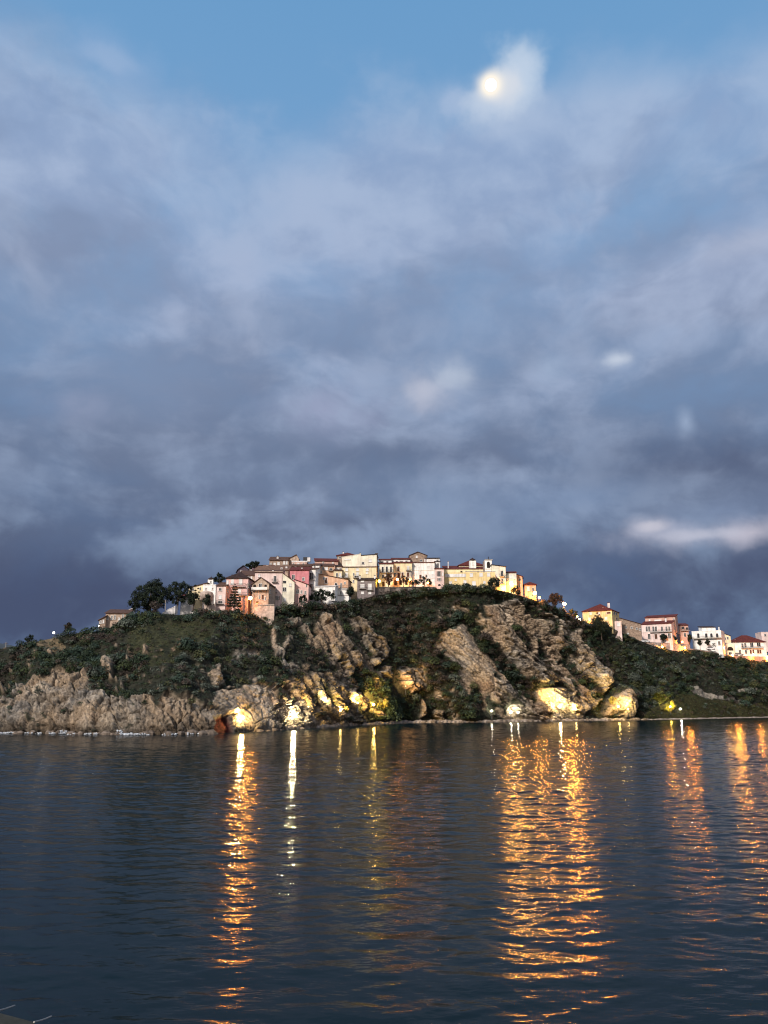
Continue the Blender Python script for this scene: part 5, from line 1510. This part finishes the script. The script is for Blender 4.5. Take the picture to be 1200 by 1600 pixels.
def flood(px, py, off, label, colr, watts, lens, r=.3, lift=0.0):
    """squat floodlight on a stub pole before the cliff, its lens toward the bay side and its light thrown on the rock"""
    s_ = surf(px, py)
    D_ = s_[1] - off
    p = at(px, py, D_) + np.array([0, 0, lift])
    t = thing('floodlight', p - np.array([0, 0, 1.2]), label, 'floodlight', 'floodlights along the foot of the cliff')
    MB().tube([p + np.array([0, .25, -3.0]), p + np.array([0, .25, -1.0]), p + np.array([0, .1, -r])], [.1, .08, .06], 8).build('stand', M_POLE, t)
    b = MB().lathe(p + np.array([0, .12, 0]), [(.05, -r * .9), (r * .8, -r * .8), (r * .8, r * .8), (.05, r * .9)], 10).build('housing', M_POLE, t)
    n = 14
    ring = [p + np.array([math.cos(2 * math.pi * k / n) * r, -.16 - r * .55, math.sin(2 * math.pi * k / n) * r]) for k in range(n)]
    back = [q + np.array([0, .1, 0]) for q in ring]
    mesh('lens', ring + back, [tuple(range(n)), tuple(range(n, 2 * n))[::-1]] + [(k, k + n, (k + 1) % n + n, (k + 1) % n) for k in range(n)], lens_mat(colr, lens), b)
    l = bpy.data.lights.new('flood_light', 'SPOT'); l.energy = watts; l.color = colr; l.shadow_soft_size = .15
    l.spot_size = math.radians(150); l.spot_blend = .5
    o = bpy.data.objects.new('flood_light', l); COL.objects.link(o); o.parent = t
    o.location = Vector(p + np.array([0, .1, r + .4])) - Vector(t.location)
    o.rotation_euler = Vector((0, -1, -.35)).normalized().to_track_quat('Z', 'Y').to_euler()
    LAMP_CLEAR.append((p[0], p[1] - .5, p[2] + .4, min(off, 3.4) + .9))
    return t


FLOODS = [
    (378.5, 1121, 2.8, 'large yellow floodlight on the smooth cliff right of the red cave', (1.0, .66, .24), 9000, 1300, .40),
    (459.5, 1116, 2.8, 'white floodlight on the broken rock right of the smooth cliff', (1.0, .82, .46), 9500, 1500, .40),
    (532, 1110, 4.4, 'yellow floodlight in the low scrub, smaller of the two by the shingle', (1.0, .66, .18), 9500, 130, .26),
    (559, 1098, 5.0, 'yellow floodlight higher up in the lit scrub', (1.0, .66, .18), 14000, 60, .2),
    (584, 1101, 5.4, 'bright yellow floodlight in the lit bushes before the dark gully', (1.0, .60, .14), 24000, 360, .32),
    (482, 1104, 4.0, 'dim yellow floodlight between the white one and the lit scrub', (1.0, .70, .24), 7500, 14, .16),
    (508, 1092, 4.4, 'dim yellow floodlight high on the streaked rock above the shingle', (1.0, .74, .30), 6500, 8, .14),
    (634, 1072, 4.6, 'dim amber floodlight beneath the bare earth patch', (1.0, .58, .24), 5000, 5, .13),
    (768, 1111, 2.4, 'small white floodlight alone below the dark thicket', (1.0, .90, .66), 1100, 140, .24),
    (798, 1113, 2.2, 'white floodlight at the left of the pale split rock', (1.0, .90, .66), 1600, 260, .24),
    (809, 1113, 2.2, 'white floodlight at the right of the pale split rock', (1.0, .90, .66), 1200, 190, .22),
    (874, 1104, 4.6, 'strong white floodlight on the rock face below the red brown tree', (1.0, .72, .30), 11500, 1100, .36),
    (899, 1108, 3.6, 'yellow floodlight at the foot of the upright rock pillar', (1.0, .70, .24), 5200, 130, .26),
    (858, 1088, 5.5, 'dim yellow floodlight up on the lit rock face', (1.0, .68, .24), 8500, 10, .16),
    (966, 1104, 6.0, 'yellow floodlight shining on the rounded rock knoll', (1.0, .66, .20), 12500, 130, .28),
    (981, 1108, 5.0, 'white floodlight on the right side of the rounded rock knoll', (1.0, .72, .28), 4500, 60, .2),
    (1047, 1104, 4.2, 'yellow floodlight in the glowing bush by the meadow', (1.0, .74, .10), 9000, 130, .28),
]
for a in FLOODS:
    flood(*a)
# the white lamp on its own post by the meadow
p = surf(1063, 1112)
street_lamp(1063, 1107.5, p[1] - 1.0, 'white lamp on a short post at the edge of the meadow', WHITEL, 260, 420, 1.6, .26, group=None)
# lit bush beside the meadow and the lit shrubs round the yellow floodlights
LIT_YEL = [(.22, .19, .05), (.28, .22, .07), (.14, .14, .04)]  # floodlight glow painted into the leaf colour, far brighter than other foliage
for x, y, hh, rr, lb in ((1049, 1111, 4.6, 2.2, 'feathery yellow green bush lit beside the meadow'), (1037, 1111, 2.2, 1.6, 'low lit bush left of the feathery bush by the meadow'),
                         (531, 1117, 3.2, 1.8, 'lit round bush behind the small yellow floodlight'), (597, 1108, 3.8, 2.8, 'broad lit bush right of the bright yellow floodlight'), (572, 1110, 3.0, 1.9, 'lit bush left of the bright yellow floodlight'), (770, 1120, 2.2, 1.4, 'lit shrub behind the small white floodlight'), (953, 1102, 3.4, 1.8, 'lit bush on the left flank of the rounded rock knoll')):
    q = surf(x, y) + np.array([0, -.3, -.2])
    tree('bush', lb, 'bush', q, hh, round_blobs(hh, rr, 8, 1.1, .35), 1500, .15, LIT_YEL if y != 1120 else [(.2, .2, .14), (.12, .12, .08)], .09)

# ------------------------------------------------------------------ utility pole by the pines
def pole(px, py0, py1, d, label):
    b = at(px, py1, E(px, d)); tt = at(px, py0, E(px, d))
    t = thing('utility_pole', b, label, 'pole')
    MB().tube([b - np.array([0, 0, 1]), tt], [.14, .10], 8).build('post', M_CONC, t)
    MB().frame_box(tt + np.array([-.7, -.06, -.5]), (1.4, 0, 0), (0, .12, 0), (0, 0, .12)).build('crossarm', M_BARK, t)


pole(258.5, 937, 962, 1.5, 'grey utility pole in front of the two pines')
pole(9.5, 1003, 1014, 1.0, 'thin pale pole at the left edge of the skyline')
pole(386.5, 911, 956, .8, 'slender pole rising beside the orange lamp between the houses')

# ------------------------------------------------------------------ foot of the cliff: path, boulders, surf
def shore_strip():
    xs = np.linspace(448, 1230, 240)
    V = []; Fc = []
    for i, x in enumerate(xs):
        D_ = float(shore_D(np.array(x))); b = at(x, float(shore_y(np.array(x))), D_)
        h_ = .75 + .18 * math.sin(x * .3) + .12 * math.sin(x * 1.1 + 1)
        if x > 1000: h_ *= .5
        q = np.array([b[0], b[1], 0.0])
        V += [q + np.array(v) for v in ((0, -1.9, -.5), (0, -1.7 + .25 * math.sin(x * .9), h_ * .55), (0, -1.2, h_), (0, 2.5, h_ + .15), (0, 2.6, -.5))]
    for i in range(len(xs) - 1):
        for k in range(5):
            a, b_ = i * 5 + k, i * 5 + (k + 1) % 5
            Fc.append((a, b_, b_ + 5, a + 5))
    o = mesh('shore_path', V, Fc, mottled('shingle', (.30, .25, .21), var=.6, scale=1.0, bump=1.0, bscale=2.5))
    tag(o, 'narrow pale shingle and concrete ledge at the waterline', kind='structure')


shore_strip()


def boulders():
    V = []; Fc = []
    spots = [(x, RNG.uniform(.5, 1.3)) for x in np.concatenate([RNG.uniform(262, 345, 14), RNG.uniform(395, 500, 14), RNG.uniform(770, 1010, 46), RNG.uniform(640, 780, 12), RNG.uniform(15, 240, 26)])]
    ico = []
    for i in range(6):
        for j in range(9):
            th = math.pi * i / 5; ph = 2 * math.pi * j / 9
            ico.append((math.sin(th) * math.cos(ph), math.sin(th) * math.sin(ph), math.cos(th)))
    ico = np.array(ico)
    for x, r in spots:
        b = at(x, float(shore_y(np.array(x))), float(shore_D(np.array(x))))
        c = np.array([b[0], b[1] - RNG.uniform(.2, 2.2), RNG.uniform(-.1, .35)])
        q = ico * np.array([r * RNG.uniform(.8, 1.5), r, r * RNG.uniform(.5, .9)])
        q = q * (1 + .35 * fbm(ico * 1.3 + x, 3, 7))[:, None]
        n = len(V); V += [tuple(c + v) for v in q]
        for i in range(5):
            for j in range(9):
                Fc.append((n + i * 9 + j, n + i * 9 + (j + 1) % 9, n + (i + 1) * 9 + (j + 1) % 9, n + (i + 1) * 9 + j))
    o = mesh('shore_boulders', V, Fc, mottled('boulder_stone', (.15, .12, .095), var=.6, scale=.8, bump=.9, bscale=3))
    tag(o, 'tumbled boulders along the waterline', kind='stuff')


boulders()


def surf_foam():
    V = []; Fc = []
    m = MB()
    xs = np.linspace(-60, 345, 620)
    for x in xs:
        v = float(fbm(np.array([[x * .055, 0, 0]]), 3, 12)[0]); w = float(fbm(np.array([[x * .3, 5, 0]]), 2, 13)[0])
        if v + w * .5 < (-.05 if x < 262 else .22): continue
        b = at(x, float(shore_y(np.array(x))), float(shore_D(np.array(x))))
        n = 5 if 165 < x < 200 or 95 < x < 135 else 3
        for _ in range(n):
            up = (.9 if (168 < x < 192 or 98 < x < 106) else .32) * abs(RNG.normal())
            c = np.array([b[0] + RNG.normal() * .25, b[1] - 1.6 + RNG.normal() * .5, .06 + up * .5])
            r = RNG.uniform(.08, .24)
            m.lathe(c, [(.02, -r * .7), (r * 1.3, -r * .2), (r * 1.1, r * .3), (.03, r * .7)], 6)
    o = m.build('surf_foam', mottled('sea_foam', (.50, .53, .56), var=.4, rough=.8))
    tag(o, 'white surf breaking along the foot of the left cliff', kind='stuff')


surf_foam()

# ------------------------------------------------------------------ the quay corner we stand on
def quay():
    z = 1.6
    def g(px, py, zz):
        d = at(px, py, 1.0); t = (zz - CAMZ) / (d[2] - CAMZ)
        return np.array([d[0] * t, d[1] * t, zz])
    a, b, c = g(-60, 1566, z), g(0, 1583, z), g(53, 1597, z)
    e = g(70, 1640, z)
    poly = [a, b, c, e, np.array([e[0] - 1, 2.0, z]), np.array([a[0] - 3, 2.0, z])]
    n = len(poly)
    V = poly + [p - np.array([0, 0, 3.0]) for p in poly]
    o = mesh('quay', V, [tuple(range(n))[::-1], tuple(range(n, 2 * n))] + [(i, (i + 1) % n, (i + 1) % n + n, i + n) for i in range(n)], mottled('quay_concrete', (.030, .032, .026), var=.4, scale=3, bump=.5))
    tag(o, 'dark mossy concrete corner of the quay', kind='structure')
    for (p0, p1, lb) in (((53, 1597), (80, 1588), 'pale mooring rope running out from the corner of the quay'), ((-12, 1581), (23, 1571), 'frayed pale mooring rope left of the quay corner')):
        P, Q = g(*p0, z + .03), g(*p1, .25)
        w = thing('mooring_rope', P, lb, 'rope')
        pts = [P + (Q - P) * k / 6 + np.array([0, 0, -.012 * math.sin(math.pi * k / 6)]) for k in range(7)]
        MB().tube(pts, [.016] * 7, 8).build('strand', mottled('rope_fibre', (.42, .40, .37), var=.4, scale=20), w)


quay()


def far_hill():
    xs = np.linspace(-500, 60, 60); V = []; Fc = []
    for x in xs:
        hgt = 1005 + 6 * math.sin(x * .03) + max(0, (x - 20)) * .35
        p = at(x, hgt, 1500); V += [p, np.array([p[0], 1500 - 260, -2]), np.array([p[0], 1760, -2])]
    for i in range(len(xs) - 1):
        a = i * 3; Fc += [(a, a + 1, a + 4, a + 3), (a + 2, a, a + 3, a + 5)]
    o = mesh('distant_hills', V, Fc, mottled('far_woods', (.05, .065, .08), var=.3, scale=.05))
    tag(o, 'low blue hills far across the bay on the left', kind='structure')


far_hill()
scrub(LAMP_CLEAR)
# ------------------------------------------------------------------ water
def sea():
    R = np.concatenate([np.linspace(1.5, 10, 40, endpoint=False), (10 ** .5 + (470 ** .5 - 10 ** .5) * np.linspace(0, 1, 1400)) ** 2, 470 * (6000 / 470) ** np.linspace(0, 1, 16)[1:]])
    A = np.concatenate([np.linspace(-80, -32, 26, endpoint=False), np.linspace(-32, 32, 680), np.linspace(32, 80, 27)[1:]])
    RR, AA = np.meshgrid(R, np.radians(A), indexing='ij')
    x = RR * np.sin(AA); y = RR * np.cos(AA)
    step = np.maximum(np.gradient(R)[:, None] * np.ones_like(RR), RR * np.radians(64 / 680) * .5)
    z = np.zeros_like(x)
    rs = np.random.default_rng(5)
    lam = np.concatenate([np.geomspace(.50, 1.7, 42), np.geomspace(1.6, 4.2, 22), np.geomspace(5, 11, 6)])
    gx = np.stack([x / 38, y / 30, np.zeros_like(x)], -1)
    patch = 1 + .55 * fbm(gx, 3, 4)                     # gusts: calmer and rougher patches
    for i, l in enumerate(lam):
        k = 2 * math.pi / l
        th = rs.normal(0, .60 if l < 1.7 else .26) + .08
        slope = (.0130 if l < 1.7 else .0088 if l < 4.5 else .004) * rs.uniform(.7, 1.3)
        amp = slope / k * 1.414
        fade = sstep(1.7, 3.0, l / step)
        ph = k * (math.sin(th) * x + math.cos(th) * y) + rs.uniform(0, 6.28)
        wv = np.sin(ph + .35 * np.sin(ph * .5 + rs.uniform(0, 6)))
        z += amp * fade * wv * (patch if l < 4.5 else 1)
    z *= .56 + .44 * sstep(18, 90, RR)                  # calmer water in the lee of the quay
    V = np.stack([x, y, z], -1).reshape(-1, 3)
    n, m = x.shape
    idx = np.arange(n * m).reshape(n, m)
    Q = np.stack([idx[:-1, :-1], idx[1:, :-1], idx[1:, 1:], idx[:-1, 1:]], -1).reshape(-1, 4)[:, ::-1]
    mt, nt, bs = newmat('sea_water')
    N = nt.nodes; L = nt.links
    bs.inputs['Base Color'].default_value = (.0012, .0085, .0125, 1)
    bs.inputs['Roughness'].default_value = .12
    bs.inputs['IOR'].default_value = 1.33
    bs.inputs['Specular IOR Level'].default_value = .115
    geo = N.new('ShaderNodeNewGeometry')
    mp = N.new('ShaderNodeMapping'); mp.inputs['Scale'].default_value = (.55, 1.0, 1.0); mp.inputs['Rotation'].default_value = (0, 0, .08)
    L.new(geo.outputs['Position'], mp.inputs['Vector'])
    n1 = N.new('ShaderNodeTexNoise'); n1.inputs['Scale'].default_value = 3.0; n1.inputs['Detail'].default_value = 3; n1.inputs['Roughness'].default_value = .5
    L.new(mp.outputs['Vector'], n1.inputs['Vector'])
    b = N.new('ShaderNodeBump'); b.inputs['Strength'].default_value = 1.0; b.inputs['Distance'].default_value = .024
    L.new(n1.outputs['Fac'], b.inputs['Height']); L.new(b.outputs['Normal'], bs.inputs['Normal'])
    o = big_mesh('sea', V, Q, mt, smooth=True)
    tag(o, 'dark rippled water of the bay', kind='structure')


sea()
